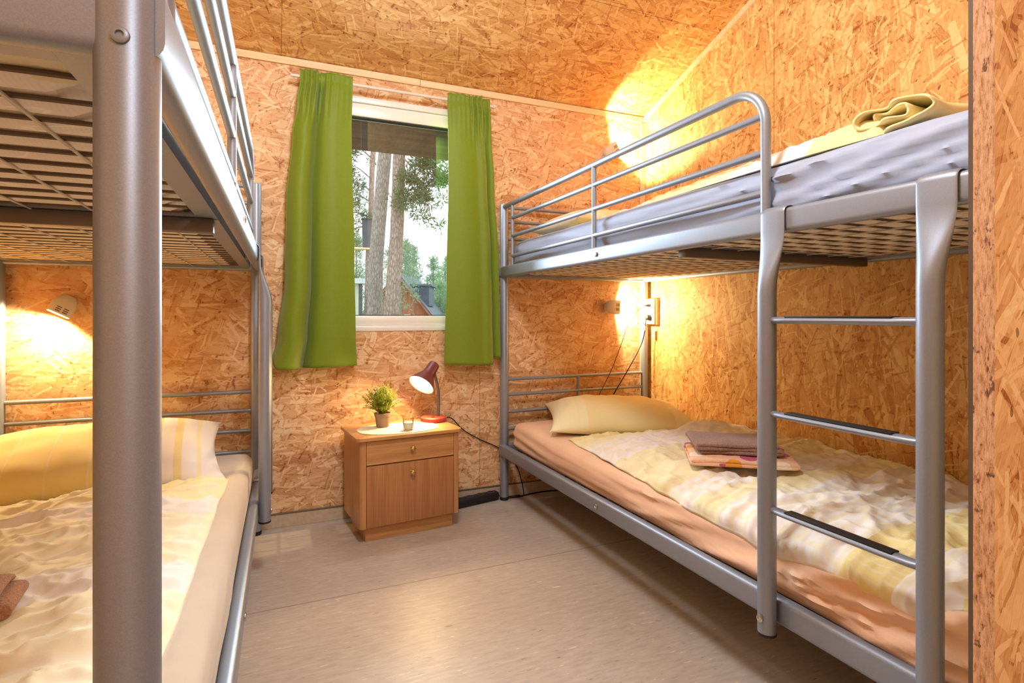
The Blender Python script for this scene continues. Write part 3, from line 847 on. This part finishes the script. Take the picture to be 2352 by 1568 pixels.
curtain('green curtain hanging at the left side of the window', lambda u: .803 - .045 * ss(.04, .12, u) + .006 * ss(.3, 1, u),
        [(.76, -.012), (.9, .022), (1.18, .054), (1.55, .062), (1.85, .088), (2.0, .108), (2.12, .122), (2.17, .122)],
        [(.76, .378), (.9, .372), (1.3, .366), (1.9, .354), (2.17, .360)],
        [(.02, .06, -.040, .0), (.19, .12, .062, .018), (.37, .055, -.050, -.022), (.44, .05, -.018, -.016), (.68, .22, .030, .016)], 1.3, .28)
curtain('green curtain hanging at the right side of the window', lambda u: .752 - .008 * ss(0, .8, u) + .034 * ss(.80, .87, u),
        [(.76, .820), (1.2, .832), (1.7, .842), (2.17, .838)],
        [(.76, 1.138), (1.0, 1.132), (1.3, 1.122), (1.7, 1.095), (2.0, 1.075), (2.17, 1.068)],
        [(.40, .34, .038, .016), (.74, .09, .020, .016), (.86, .06, -.040, -.016), (.97, .08, -.010, .008)], 4.1, .74)
rod = thing('curtain_rod', 'thin white curtain rod with pointed ends above the window', 'curtain rod', (0.60, ROD_Y, ROD_Z))
bm = bmesh.new(); tube(bm, [(-.505, 0, 0), (.478, 0, 0)], .0078, 16); put('rod', bm, M['white_plastic'], rod)
for sx, x in ((-1, -.505), (1, .478)):
    bm = bmesh.new()
    pr = [(0, .006), (.001, .0075), (.014, .0075), (.015, .0115), (.018, .0115), (.040, .002), (.042, .0005)] if sx > 0 else [(0, .006), (.001, .0072), (.014, .0072), (.0155, .005)]
    rings(bm, [[(x + sx * d, r * cos(2 * pi * k / 20), r * sin(2 * pi * k / 20)) for k in range(20)] for d, r in pr]); put('finial', bm, M['white_plastic'], rod)
for x in (-.44, .44):
    bm = bmesh.new(); tube(bm, [(x, 0, -.002), (x, .066, -.010)], .004, 8); box(bm, x - .01, x + .01, .064, .069, -.03, .01); put('bracket', bm, M['white_plastic'], rod)

# ------------------------------------------------------------------ nightstand and what stands on it
NS_ROT = R(5.5)
ns = thing('nightstand', 'oak nightstand with a drawer and a door below the window', 'nightstand', (.338, 2.490, 0), NS_ROT)
M['oak'] = wood('oak_veneer', (174, 122, 74), (206, 154, 102), 'Z', 1.0, 0.36)
M['oak_dark'] = wood('oak_door_veneer', (160, 106, 64), (190, 136, 88), 'Z', 1.0, 0.36)
M['oak_h'] = wood('oak_horizontal', (180, 126, 76), (212, 160, 104), 'X', 1.0, 0.32)
M['brass'] = plain('antique_brass', (206, 182, 124), 0.28, 1.0, var=.08)
NW, ND, NH = .50, .335, .470
bm = bmesh.new()
def rrect(x0, x1, y0, y1, z, r, rb=.004, n=6):
    out = []
    for cx, cy, a0, rr in ((x1 - r, y0 + r, 270, r), (x1 - rb, y1 - rb, 0, rb), (x0 + rb, y1 - rb, 90, rb), (x0 + r, y0 + r, 180, r)):
        for k in range(n + 1):
            a = R(a0 + 90 * k / n); out.append((cx + rr * cos(a), cy + rr * sin(a), z))
    return out
rings(bm, [rrect(.003, NW - .003, .003, ND, NH - .0165, .03), rrect(0, NW, 0, ND, NH - .0145, .03), rrect(0, NW, 0, ND, NH - .002, .03), rrect(.002, NW - .002, .002, ND, NH, .029)])
put('top', bm, M['oak_h'], ns)
bx0, bx1 = .016, NW - .012
zb_, zt_ = .068, NH - .017
for x0, x1 in ((bx0, bx0 + .028), (bx1 - .028, bx1)):
    r_ = .014
    def sec(z, x0=x0, x1=x1):
        out = []; 
        if x0 < .2:
            for k in range(7): a = R(180 + 90 * k / 6); out.append((x0 + r_ + r_ * cos(a), .016 + r_ + r_ * sin(a), z))
            out += [(x1, .016, z), (x1, ND - .004, z), (x0, ND - .004, z)]
        else:
            for k in range(7): a = R(270 + 90 * k / 6); out.append((x1 - r_ + r_ * cos(a), .016 + r_ + r_ * sin(a), z))
            out += [(x1, ND - .004, z), (x0, ND - .004, z), (x0, .016, z)]
        return out
    bm = bmesh.new(); rings(bm, [sec(zb_), sec(zt_)]); put('side_panel', bm, M['oak'], ns, angle=60)

bm = bmesh.new(); box(bm, bx0 + .028, bx1 - .028, .03, ND - .004, zb_, zt_); put('body', bm, M['oak'], ns, smooth=False)
def knob(par, x, z, y):
    bm = bmesh.new()
    lob = lambda a: 1 + .16 * cos(4 * a)
    pr = [(0, .006, 0), (.006, .005, 0), (.010, .0085, 1), (.015, .0115, 1), (.018, .0105, 1), (.0205, .006, .5), (.0215, .001, 0)]
    rings(bm, [[(x + r * (1 + .16 * q * cos(4 * (2 * pi * k / 24))) * cos(2 * pi * k / 24), y - d, z + r * (1 + .16 * q * cos(4 * (2 * pi * k / 24))) * sin(2 * pi * k / 24)) for k in range(24)] for d, r, q in pr])
    box(bm, x - .010, x + .010, y - .002, y, z - .010, z + .010, .001)
    put('knob', bm, M['brass'], par)
bm = bmesh.new(); box(bm, bx0 + .030, bx1 - .029, .0175, .045, .348, .450, .0015); box(bm, bx0 + .030, bx1 - .029, .0150, .03, .345, .353, .003)
dr = put('drawer', bm, M['oak_h'], ns); knob(dr, .255, .402, .0175)
bm = bmesh.new(); box(bm, bx0 + .030, bx1 - .029, .0175, .045, .069, .340, .0015)
dor = put('door', bm, M['oak_dark'], ns); knob(dor, .255, .292, .0175)
bm = bmesh.new(); box(bm, bx0 + .032, bx1 - .024, .046, ND - .03, 0, .0675, .001); put('plinth', bm, M['oak_h'], ns)
TOPZ = NH
# oval woven placemat
def weave():
    t = NT('white_woven_placemat')
    w1 = t.node('ShaderNodeTexWave', wave_type='BANDS', bands_direction='X'); w1.inputs['Scale'].default_value = 36
    w2 = t.node('ShaderNodeTexWave', wave_type='BANDS', bands_direction='Y'); w2.inputs['Scale'].default_value = 36
    t.link(t.coord(), w1.inputs['Vector']); t.link(t.coord(), w2.inputs['Vector'])
    f = t.math('MULTIPLY', w1.outputs['Fac'], w2.outputs['Fac']); t.bump(f, .3, .002)
    return t.fin(t.ramp(f, [(0, lin(214, 198, 172)), (.5, lin(240, 232, 214))]), .7, 0, .2)
bm = bmesh.new(); N = 64
se = lambda a, s_: (abs(cos(a)) ** .85 * (1 if cos(a) > 0 else -1) * .192 * s_, abs(sin(a)) ** .85 * (1 if sin(a) > 0 else -1) * .128 * s_)
rings(bm, [[(*se(2 * pi * k / N, s_), z) for k in range(N)] for s_, z in ((.99, 0), (1.0, .0012), (.99, .0028), (.975, .0022))])
pm = put('placemat', bm, weave(), None, loc=(.553, 2.655, TOPZ + .0005), rotz=R(2)); tag(pm, 'white oval woven placemat on the nightstand', 'placemat')

# potted plant
MATZ = TOPZ + .0035
plant = thing('potted_plant', 'small bushy green plant in a taupe pot on the placemat', 'plant', (.488, 2.712, MATZ))
M['pot'] = plain('taupe_plastic_pot', (150, 128, 104), .55, var=.04)
M['soil'] = plain('dark_soil', (58, 42, 30), .95, var=.4, scale=150)
def leafmat(name, a, b, trans=.25):
    t = NT(name); n = t.noise(t.coord(), 60, 1)
    c = t.ramp(n.outputs[0], [(.35, lin(*a)), (.65, lin(*b))])
    t.fin(c, .5, 0, .3)
    tl = t.node('ShaderNodeBsdfTranslucent'); t.link(c, tl.inputs[0])
    mx = t.node('ShaderNodeMixShader'); mx.inputs[0].default_value = trans
    t.link(t.b.outputs[0], mx.inputs[1]); t.link(tl.outputs[0], mx.inputs[2]); t.link(mx.outputs[0], t.n['Material Output'].inputs[0])
    return t.m
M['leaf'] = leafmat('yellow_green_leaf', (98, 120, 26), (164, 178, 62))
bm = bmesh.new(); lathe(bm, [(.001, .001), (.027, 0), (.029, .002), (.036, .050), (.0385, .051), (.040, .066), (.0385, .067), (.0365, .060), (.001, .059)], 36); put('pot', bm, M['pot'], plant)
bm = bmesh.new(); lathe(bm, [(.001, .0605), (.0362, .0605)], 28, cap=False); put('soil', bm, M['soil'], plant)
rnd = random.Random(5)
bm = bmesh.new()
def leaf(bm, p, d, ln, wd):
    d = Vector(d).normalized(); s_ = d.cross(Vector((rnd.uniform(-1, 1), rnd.uniform(-1, 1), rnd.uniform(-1, 1)))).normalized()
    p = Vector(p); a = bm.verts.new(p); b = bm.verts.new(p + d * ln * .5 + s_ * wd); c = bm.verts.new(p + d * ln); e = bm.verts.new(p + d * ln * .5 - s_ * wd)
    bm.faces.new((a, b, c, e))
for i in range(150):
    a = rnd.uniform(0, 2 * pi); el = rnd.uniform(.15, 1.45) if i % 3 else rnd.uniform(.7, 1.5)
    ln = rnd.uniform(.07, .105); b0 = Vector((cos(a) * .014 * rnd.random(), sin(a) * .014 * rnd.random(), .06))
    tip = b0 + Vector((cos(a) * cos(el) * ln * .95, sin(a) * cos(el) * ln * .95, .022 + sin(el) * ln * 1.12))
    mid_ = (b0 + tip) / 2 + Vector((0, 0, .014))
    tube(bm, [b0, mid_, tip], [.0009, .0007, .0004], 4)
    for k in range(22):
        t_ = rnd.uniform(.35, 1.05); q = b0 * (1 - t_) ** 2 + mid_ * 2 * t_ * (1 - t_) + tip * t_ * t_
        leaf(bm, q, (rnd.uniform(-1, 1), rnd.uniform(-1, 1), rnd.uniform(-.3, 1)), rnd.uniform(.006, .012), rnd.uniform(.0014, .0026))
put('foliage', bm, M['leaf'], plant, smooth=False)

# candle in a glass jar
cj = thing('candle_jar', 'small glass jar holding a cream candle on the placemat', 'candle', (.585, 2.592, MATZ))
t = NT('clear_glass')
gl = t.node('ShaderNodeBsdfGlossy'); gl.inputs['Roughness'].default_value = 0.0
tr = t.node('ShaderNodeBsdfTransparent'); tr.inputs[0].default_value = (0.93, 0.95, 0.94, 1)
fr = t.node('ShaderNodeLayerWeight'); fr.inputs[0].default_value = 0.08
ms = t.node('ShaderNodeMixShader'); t.link(fr.outputs[0], ms.inputs[0]); t.link(tr.outputs[0], ms.inputs[1]); t.link(gl.outputs[0], ms.inputs[2])
t.link(ms.outputs[0], t.n['Material Output'].inputs[0]); M['glass'] = t.m
bm = bmesh.new(); lathe(bm, [(.001, .001), (.020, 0), (.0225, .003), (.0235, .022), (.0238, .040), (.0225, .044), (.0245, .052), (.0248, .0555), (.0235, .0555), (.0212, .044), (.0222, .040), (.0218, .006), (.001, .005)], 32); put('glass_jar', bm, M['glass'], cj)
bm = bmesh.new(); lathe(bm, [(.001, .0055), (.0208, .0058), (.0210, .034), (.019, .036), (.001, .0345)], 28); put('candle', bm, plain('cream_wax', (252, 242, 214), .5, var=.02), cj)

# table lamp
tl_ = thing('table_lamp', 'small gooseneck lamp with dark red shade and red base, lit', 'lamp', (.757, 2.772, TOPZ + .0003))
M['lamp_red'] = plain('red_lamp_base', (198, 84, 66), .4, var=.03); M['lamp_dark'] = plain('dark_red_shade', (112, 48, 50), .4, var=.03)
M['neck'] = plain('grey_gooseneck', (112, 108, 104), .4, .4)
bm = bmesh.new(); lathe(bm, [(.001, 0), (.060, 0), (.064, .002), (.0655, .008), (.0645, .020), (.061, .0235), (.001, .0245)], 40); put('base', bm, M['lamp_red'], tl_)
bm = bmesh.new(); lathe(bm, [(.0085, .0235), (.009, .026), (.0085, .031), (.001, .0325)], 16, -.014, -.030); put('switch', bm, M['brass'], tl_)
head_c = Vector((-.004, -.012, .283)); ax = Vector((-.60, -.40, -.69)).normalized()
neck = catmull([(.024, .004, .022), (.026, .006, .085), (.024, .004, .150), (.012, -.002, .205), (-.002, -.010, .245)], 8)
bm = bmesh.new(); tube(bm, neck, [.0078 + .0004 * (i % 2) for i in range(len(neck))], 14); put('neck', bm, M['neck'], tl_)
def along(bm, c, d, prof, n=36, cap=False):
    q = d.to_track_quat('Z', 'Y')
    return rings(bm, [[c + q @ Vector((r * cos(2 * pi * k / n), r * sin(2 * pi * k / n), z)) for k in range(n)] for z, r in prof], cap=cap)
bm = bmesh.new()
along(bm, head_c, ax, [(-.010, .001), (-.010, .020), (-.008, .0255), (-.002, .028), (.050, .0305), (.062, .034), (.085, .047), (.118, .064), (.128, .068), (.1285, .0665), (.118, .0625), (.085, .0455), (.060, .032), (.004, .026), (.003, .001)])
put('lamp_shade', bm, M['lamp_dark'], tl_)
bm = bmesh.new(); along(bm, head_c, ax, [(.030, .012), (.050, .014), (.060, .024), (.075, .031), (.092, .033), (.106, .029), (.116, .018), (.119, .001)], 24, cap=True)
put('bulb', bm, glow('lit_warm_bulb', (255, 218, 150), 260), tl_)
bm = bmesh.new(); Lw = lambda p: Vector(p) - Vector((.757, 2.772, TOPZ))
tube(bm, [Lw(p) for p in catmull([(.815, 2.80, .476), (.85, 2.815, .475), (.885, 2.84, .452), (.945, 2.868, .392), (1.035, 2.871, .335), (1.165, 2.871, .265), (1.26, 2.868, .16), (1.30, 2.862, .006), (1.26, 2.855, .004), (1.16, 2.862, .004)], 8)], .0028, 8)
put('cord', bm, M['black_cord'], tl_)

# power strip and cables on the floor
ps = thing('power_strip', 'long black power strip on the floor between nightstand and bed post', 'power strip', (1.005, 2.828, 0), R(12))
bm = bmesh.new(); box(bm, -.15, .135, -.024, .024, 0, .046, .011, 4); put('housing', bm, M['black_rubber'], ps)
for k in range(4):
    bm = bmesh.new(); lathe(bm, [(.019, .0462), (.019, .0475), (.0165, .0475), (.016, .040), (.001, .040)], 24, -.105 + .066 * k, 0, cap=False); put('socket_well', bm, M['dark_metal'], ps)
bm = bmesh.new(); tube(bm, catmull([(.135, 0, .02), (.21, -.045, .006), (.40, -.055, .005), (.62, -.13, .005), (.9, -.16, .005)], 8), .004, 8); put('cord', bm, M['black_cord'], ps)

# double wall socket with two plugged cords
sk = thing('wall_socket', 'white double wall socket on a wooden backing in the corner', 'wall socket', (BX, 2.781, 1.030))
bm = bmesh.new(); box(bm, -.022, 0, -.046, .042, -.079, .079, .001); put('backing', bm, M['pine'], sk)
bm = bmesh.new(); box(bm, -.034, -.0222, -.040, .040, -.076, .076, .004); put('cover_plate', bm, M['white_pvc'], sk)
for z in (.036, -.036):
    bm = bmesh.new(); n = 28
    rings(bm, [[(x, r * cos(2 * pi * k / n), z + r * sin(2 * pi * k / n)) for k in range(n)] for x, r in ((-.0345, .0225), (-.0352, .0215), (-.0345, .0200), (-.0300, .0190))]); put('socket_well', bm, plain('socket_plastic', (214, 210, 202), .4, var=.02), sk)
def corded(label, z, plug_r, cr, pts, tagged, adaptor):
    c = thing('charger_cable' if adaptor else 'extension_lead', label, 'cable', (BX - .036, 2.781, 1.030 + z), 0, None)
    bm = bmesh.new(); n = 20
    if adaptor: pr = [(0, .009), (-.012, .009), (-.014, .006), (-.028, .0042)]
    else: pr = [(.001, .0175), (-.012, .0175), (-.022, .015), (-.026, .009)]
    rings(bm, [[(x, r * cos(2 * pi * k / n), r * sin(2 * pi * k / n)) for k in range(n)] for x, r in pr]); put('plug', bm, M['black_rubber'], c)
    bm = bmesh.new(); o0 = Vector((BX - .036, 2.781, 1.030 + z)); tube(bm, [Vector(p) - o0 for p in catmull(pts, 8)], cr, 8); put('cord', bm, M['black_cord'], c)
    if tagged:
        bm = bmesh.new(); box(bm, -.038, -.020, -.006, .010, -.077, -.042, .001); put('cord_tag', bm, M['white_pvc'], c)
corded('thin black cord plugged into the upper socket', .036, .01, .0020, [(2.071, 2.781, 1.066), (2.04, 2.79, 1.055), (1.99, 2.80, .991), (1.945, 2.80, .926), (1.908, 2.80, .836), (1.835, 2.80, .679), (1.75, 2.80, .535), (1.70, 2.81, .42)], False, True)
corded('thick black cord with a white tag plugged into the lower socket', -.036, .018, .0034, [(2.071, 2.781, .985), (2.062, 2.775, .955), (2.068, 2.79, .905), (2.045, 2.80, .82), (1.945, 2.80, .667), (1.85, 2.80, .535), (1.79, 2.81, .42)], True, False)

# ------------------------------------------------------------------ wall reading lamps
M['lens'] = glow('lit_lamp_lens', (255, 220, 150), 30)
def wall_lamp(label, loc, axis, up, energy, cone=150, blend=.25):
    r = thing('wall_lamp', label, 'wall lamp', loc)
    bm = bmesh.new(); box(bm, -.024, .024, -.006, 0, -.030, .030, .005, 3); box(bm, -.010, .010, -.030, -.004, -.012, .012, .004); put('wall_plate', bm, M['white_plastic'], r)
    A = Vector(axis).normalized(); U = Vector(up); U = (U - A * U.dot(A)).normalized(); S_ = A.cross(U)
    c = Vector((0, -.046, 0))
    bm = bmesh.new()
    def rr(t_, hs, hu, rad=.010):
        out = []
        for cx, cy, a0 in ((1, 1, 0), (-1, 1, 90), (-1, -1, 180), (1, -1, 270)):
            for k in range(5):
                a = R(a0 + 22.5 * k); out.append(c + A * t_ + S_ * (cx * (hs - rad) + rad * cos(a)) + U * (cy * (hu - rad) + rad * sin(a)))
        return out
    rings(bm, [rr(-.046, .014, .020, .008), rr(-.042, .018, .026), rr(-.010, .030, .041), rr(.034, .030, .042), rr(.038, .029, .041), rr(.038, .026, .038, .008), rr(.030, .025, .037, .008)])
    b = put('lamp_body', bm, M['white_plastic'], r)
    bm = bmesh.new()
    for k in range(3):
        for q in (-1, 1):
            p = c + A * (.012 + .008 * k) + U * (.013 * q) - S_ * .0
            for sg in ((1,) if (S_.y < 0) else (-1,)):
                pts = [p + S_ * (.0302 * sg) + A * da + U * du for da, du in ((-.0022, -.009), (.0022, -.009), (.0022, .009), (-.0022, .009))]
                rings(bm, [pts, [x + S_ * .0004 * sg for x in pts]])
    put('vent_slots', bm, M['dark_metal'], b, smooth=False)
    bm = bmesh.new(); rings(bm, [rr(.0305, .0245, .0365, .008), rr(.033, .0235, .0355, .008)]); put('lens', bm, M['lens'], r)
    s_ = light('reading_light', 'SPOT', c + A * .046, energy, WARM, A, spot_size=R(cone), spot_blend=blend, shadow_soft_size=.018)
    s_.parent = r
    return r
wall_lamp('white reading lamp above the lower left bunk, shining down', (-.785, BY, 1.045), (-.42, -.22, -.86), (-.7, -.3, .35), 17, 165)
wall_lamp('white reading lamp above the lower right bunk, beside the socket', (1.868, BY, 1.057), (1, -.10, -.06), (0, .0, 1), 19, 168)
wall_lamp('white reading lamp high above the upper right bunk, shining up', (1.862, BY, 1.985), (.84, -.10, .53), (-.5, 0, .8), 19, 150, .15)

# ------------------------------------------------------------------ outdoors, seen through the window
t = NT('meadow_ground'); n = t.noise(t.coord(), .6, 4); M['ground'] = t.fin(t.ramp(n.outputs[0], [(.35, lin(96, 118, 62)), (.65, lin(150, 146, 104))]), .95, 0, .1)
bm = bmesh.new(); box(bm, -40, 60, BY + .12, 110, -.75, -.6); struct('ground', bm, M['ground'])
M['eave'] = wood('dark_eave_boards', (66, 58, 54), (98, 88, 82), 'X', .5, .6, .3)
bm = bmesh.new()
prof = [(BY + .1, 2.33), (3.67, 2.062), (3.67, 2.20), (BY + .1, 2.47)]
rings(bm, [[(-1.6, y, z) for y, z in prof], [(3.4, y, z) for y, z in prof]])
for k in range(7):
    x = -1.2 + .72 * k
    pr = [(BY + .1, 2.25), (3.55, 2.02), (3.55, 2.10), (BY + .1, 2.33)]
struct('eave', bm, M['eave'])

def bark(name, a, b, c):
    t = NT(name); v = t.mapping(t.coord(), scale=(26, 26, 7)); vo = t.node('ShaderNodeTexVoronoi', feature='DISTANCE_TO_EDGE'); vo.inputs['Scale'].default_value = 1.2
    t.link(v, vo.inputs['Vector']); n = t.noise(v, 2.0, 4, .7)
    f = t.math('ADD', t.math('MULTIPLY', vo.outputs[0], 1.1), t.math('MULTIPLY', n.outputs[0], .6)); t.bump(f, .6, .03)
    return t.fin(t.ramp(f, [(.25, lin(*a)), (.5, lin(*b)), (.8, lin(*c))]), .9, 0, .1)
M['bark'] = bark('grey_pine_bark', (112, 108, 105), (150, 146, 142), (172, 168, 164))
M['bark_o'] = bark('orange_pine_bark', (120, 104, 96), (160, 144, 134), (188, 172, 160))
M['needle'] = leafmat('pine_needles', (70, 98, 66), (112, 140, 98), .3)
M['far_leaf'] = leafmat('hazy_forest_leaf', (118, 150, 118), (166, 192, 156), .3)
rnd = random.Random(11)
def tuft(bm, c, r, n, ln):
    for _ in range(n):
        d = Vector((rnd.gauss(0, 1), rnd.gauss(0, 1), rnd.gauss(0, .8))).normalized()
        p = Vector(c) + d * r * rnd.random() ** .5
        e = (d + Vector((rnd.uniform(-.6, .6), rnd.uniform(-.6, .6), rnd.uniform(-.3, .6)))).normalized(); s_ = e.cross(Vector((rnd.uniform(-1, 1), rnd.uniform(-1, 1), rnd.uniform(-1, 1)))).normalized() * ln * .13
        a = bm.verts.new(p - s_); b = bm.verts.new(p + s_); q = bm.verts.new(p + e * ln); bm.faces.new((a, b, q))
def pine(label, base, top, r0, r1, mat, branches, seed):
    t_ = thing('pine_tree', label, 'tree', base)
    b, tp = Vector((0, 0, 0)), Vector(top) - Vector(base)
    n = 40; pts = [b + (tp - b) * (i / n) + Vector((nz(i * .12, seed), nz(i * .12, seed + 5), 0)) * .05 for i in range(n + 1)]
    bm = bmesh.new(); tube(bm, pts, [(r0 + (r1 - r0) * (i / n)) * (1 + .06 * nz(i * .5, seed + 9)) * (1 + .5 * max(0, .06 - i / n)) for i in range(n + 1)], 20); put('trunk', bm, mat, t_)
    fb = bmesh.new(); wb = bmesh.new()
    for (p0, p1, drp, nt, tr) in branches:
        p0, p1 = Vector(p0) - Vector(base), Vector(p1) - Vector(base); md = (p0 + p1) / 2 + Vector((0, 0, drp))
        cv = catmull([p0, md, p1], 6); tube(wb, cv, [.022 - .016 * i / (len(cv) - 1) for i in range(len(cv))], 6)
        for _ in range(nt):
            k = rnd.uniform(.35, 1.05); q = p0 * (1 - k) ** 2 + md * 2 * k * (1 - k) + p1 * k * k
            q2 = q + Vector((rnd.uniform(-1, 1) * tr, rnd.uniform(-1, 1) * tr, rnd.uniform(-1, .5) * tr))
            tube(wb, [q, q2], .005, 4)
            tuft(fb, q2, .13, 42, .11)
    put('branches', wb, mat, t_); put('needles', fb, M['needle'], t_, smooth=False)
    return t_
T2 = (2.16, 10.5, 0)
pine('thick grey pine trunk outside, left one of the close pair', (1.746, 11.22, -.6), (2.31, 10.98, 9.0), .155, .100, M['bark'], [((2.1, 11.05, 5.5), (3.2, 10.9, 6.6), .3, 20, .3)], 1)
pine('dark reddish pine trunk outside, right one of the close pair', (1.98, 10.57, -.6), (2.46, 10.40, 9.0), .158, .066, M['bark_o'],
     [((2.22, 10.46, 4.15), (2.98, 9.72, 3.30), .22, 30, .26), ((2.22, 10.46, 4.0), (2.58, 9.78, 2.85), .20, 26, .20), ((2.24, 10.46, 4.6), (2.75, 9.75, 3.85), .15, 26, .26), ((2.19, 10.48, 3.2), (2.36, 9.9, 3.05), .06, 12, .2), ((2.24, 10.45, 5.0), (3.1, 9.7, 4.3), .2, 26, .3)], 2)
pine('thin pale pine behind the grey trunk, with bare side branches', (2.28, 15.35, -.6), (2.63, 15.20, 9.0), .085, .058, M['bark_o'],
     [((2.45, 15.28, 4.66), (1.70, 15.1, 4.95), .10, 8, .25), ((2.47, 15.27, 5.2), (1.65, 15.1, 5.5), .12, 16, .3), ((2.44, 15.28, 4.35), (1.70, 15.1, 4.42), .12, 7, .25), ((2.42, 15.29, 3.62), (1.70, 15.1, 3.62), .10, 9, .3), ((2.41, 15.3, 3.4), (1.75, 15.1, 3.15), .05, 4, .2), ((2.5, 15.25, 6), (1.4, 15.1, 6.0), .1, 18, .4), ((2.43, 15.3, 4.05), (1.65, 15.2, 4.2), .1, 12, .35)], 3)
bb = thing('bird_box', 'dark bird box with feeding tray on the thin pine', 'bird box', (2.325, 15.18, 2.80))
M['box_dark'] = plain('weathered_dark_board', (84, 88, 92), .8)
bm = bmesh.new(); box(bm, -.12, .12, -.13, .07, 0, .74, .005); put('box', bm, M['box_dark'], bb, smooth=False)
bm = bmesh.new(); box(bm, -.15, .15, -.17, .09, .74, .77, .004); put('roof', bm, M['box_dark'], bb, smooth=False)
bm = bmesh.new(); box(bm, -.36, .12, -.16, .14, -.05, -.01, .004); put('tray', bm, M['pine'], bb, smooth=False)
# house with a steep gable
M['brown_board'] = wood('red_brown_boards', (150, 92, 66), (186, 124, 92), 'Z', .05, .7, .2); M['slate'] = plain('dark_slate_roof', (84, 94, 108), .6, var=.15, scale=3)
M['pale_trim'] = plain('pale_trim_board', (224, 226, 228), .6)
hs = thing('house', 'brown timber house with a steep dark roof beyond the pines', 'house', (5.82, 27.97, -.6), R(-22.5))
ez, rz_ = 1.62, 3.62
bm = bmesh.new(); pf = [(-1.62, 0), (1.62, 0), (1.62, ez), (0, rz_), (-1.62, ez)]
rings(bm, [[(x, 0, z) for x, z in pf], [(x, 6, z) for x, z in pf]]); put('wall', bm, M['brown_board'], hs, smooth=False)
for sx in (-1, 1):
    bm = bmesh.new(); pf = [(0, rz_ + .02), (sx * 2.05, rz_ + .02 - 2.05 * (rz_ - ez) / 1.62), (sx * 2.05, rz_ + .16 - 2.05 * (rz_ - ez) / 1.62), (0, rz_ + .16)]
    rings(bm, [[(x, -.35, z) for x, z in pf], [(x, 6.3, z) for x, z in pf]]); r_ = put('roof', bm, M['slate'], hs, smooth=False)
    bm = bmesh.new(); pf = [(0, rz_ - .06), (sx * 2.07, rz_ - .06 - 2.07 * (rz_ - ez) / 1.62), (sx * 2.07, rz_ + .06 - 2.07 * (rz_ - ez) / 1.62), (0, rz_ + .06)]
    rings(bm, [[(x, -.38, z) for x, z in pf], [(x, -.34, z) for x, z in pf]]); put('barge_board', bm, M['brown_board'], r_, smooth=False)
bm = bmesh.new(); box(bm, .35, 1.45, .6, 2.6, 2.1, 3.15); put('dormer', bm, M['slate'], hs, smooth=False)
bm = bmesh.new(); box(bm, .30, 1.60, .5, 2.7, 3.1, 3.2); put('dormer_roof', bm, M['slate'], hs, smooth=False)
bm = bmesh.new(); box(bm, .15, .6, -.03, 0, 1.05, 1.65, .004); w_ = put('window', bm, M['pale_trim'], hs, smooth=False)
# pale corrugated shed
sh = thing('shed', 'pale corrugated shed at the left edge of the window view', 'shed', (1.0, 13.35, -.6))
bm = bmesh.new(); n = 60
def corr(u, v):
    x = -.8 + 1.66 * u; return (x, .015 * sin(x * 80), v * 2.34)
grid(bm, 240, 1, corr); grid(bm, 1, 1, lambda u, v: (.86, u * 2.0, v * 2.34)); grid(bm, 1, 1, lambda u, v: (-.8, u * 2.0, v * 2.34)); grid(bm, 1, 1, lambda u, v: (-.8 + 1.66 * u, 2.0, v * 2.34))
put('wall', bm, plain('pale_green_sheet', (206, 220, 206), .5, var=.04), sh, smooth=False)
bm = bmesh.new(); box(bm, -.9, .98, -.15, 2.1, 2.34, 2.46, .004); put('roof', bm, plain('pale_grey_roof_sheet', (196, 206, 212), .5), sh, smooth=False)
bm = bmesh.new(); box(bm, .86, .93, -.05, .03, 0, 2.34, .004); put('corner_post', bm, M['box_dark'], sh, smooth=False)
# hazy trees at the back
def far_tree(i, x, y, top, rad, conif):
    labs = ['pale green bushy tree at the forest edge', 'hazy pointed fir in the distance']
    t_ = thing('forest_tree', 'hazy pointed fir in the forest beyond the house' if conif else 'hazy round crowned tree in the forest beyond the house', 'tree', (x, y, -.6), 0, 'forest firs seen through the window' if conif else 'forest broadleaf trees seen through the window')
    bm = bmesh.new(); tube(bm, [(0, 0, 0), (0, 0, top * .9 + .5)], [.16, .03], 8); put('trunk', bm, M['bark'], t_)
    bm = bmesh.new(); H = top + .6
    for k in range(130):
        h = rnd.random() ** .8; z = H * (.12 + .88 * h)
        r = rad * ((1 - h) * .95 + .06 if conif else (sin(pi * min(1, h * .95 + .05)) ** .6))
        a = rnd.uniform(0, 2 * pi); q = r * rnd.random() ** .4
        tuft(bm, (q * cos(a), q * sin(a), z), rad * .22, 26, rad * .16)
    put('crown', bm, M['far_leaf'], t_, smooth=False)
for i, a in enumerate([(4.4, 41.0, 6.3, 1.3, 1), (6.2, 46.0, 7.4, 1.5, 1), (7.0, 41.5, 5.6, 1.2, 0), (8.5, 38.5, 6.2, 1.4, 1), (10.3, 44.0, 6.6, 1.5, 1), (10.2, 37.5, 5.0, 1.3, 1), (12.1, 41.0, 4.9, 1.5, 0),
                       (14.0, 46.0, 6.0, 1.7, 1), (14.6, 41.5, 5.6, 1.6, 0), (9.4, 33.0, 3.0, 1.2, 0), (11.0, 33.6, 2.5, 1.2, 0), (12.9, 35.5, 2.6, 1.4, 0), (5.2, 24.9, 4.6, .9, 0)]):
    far_tree(i, *a)
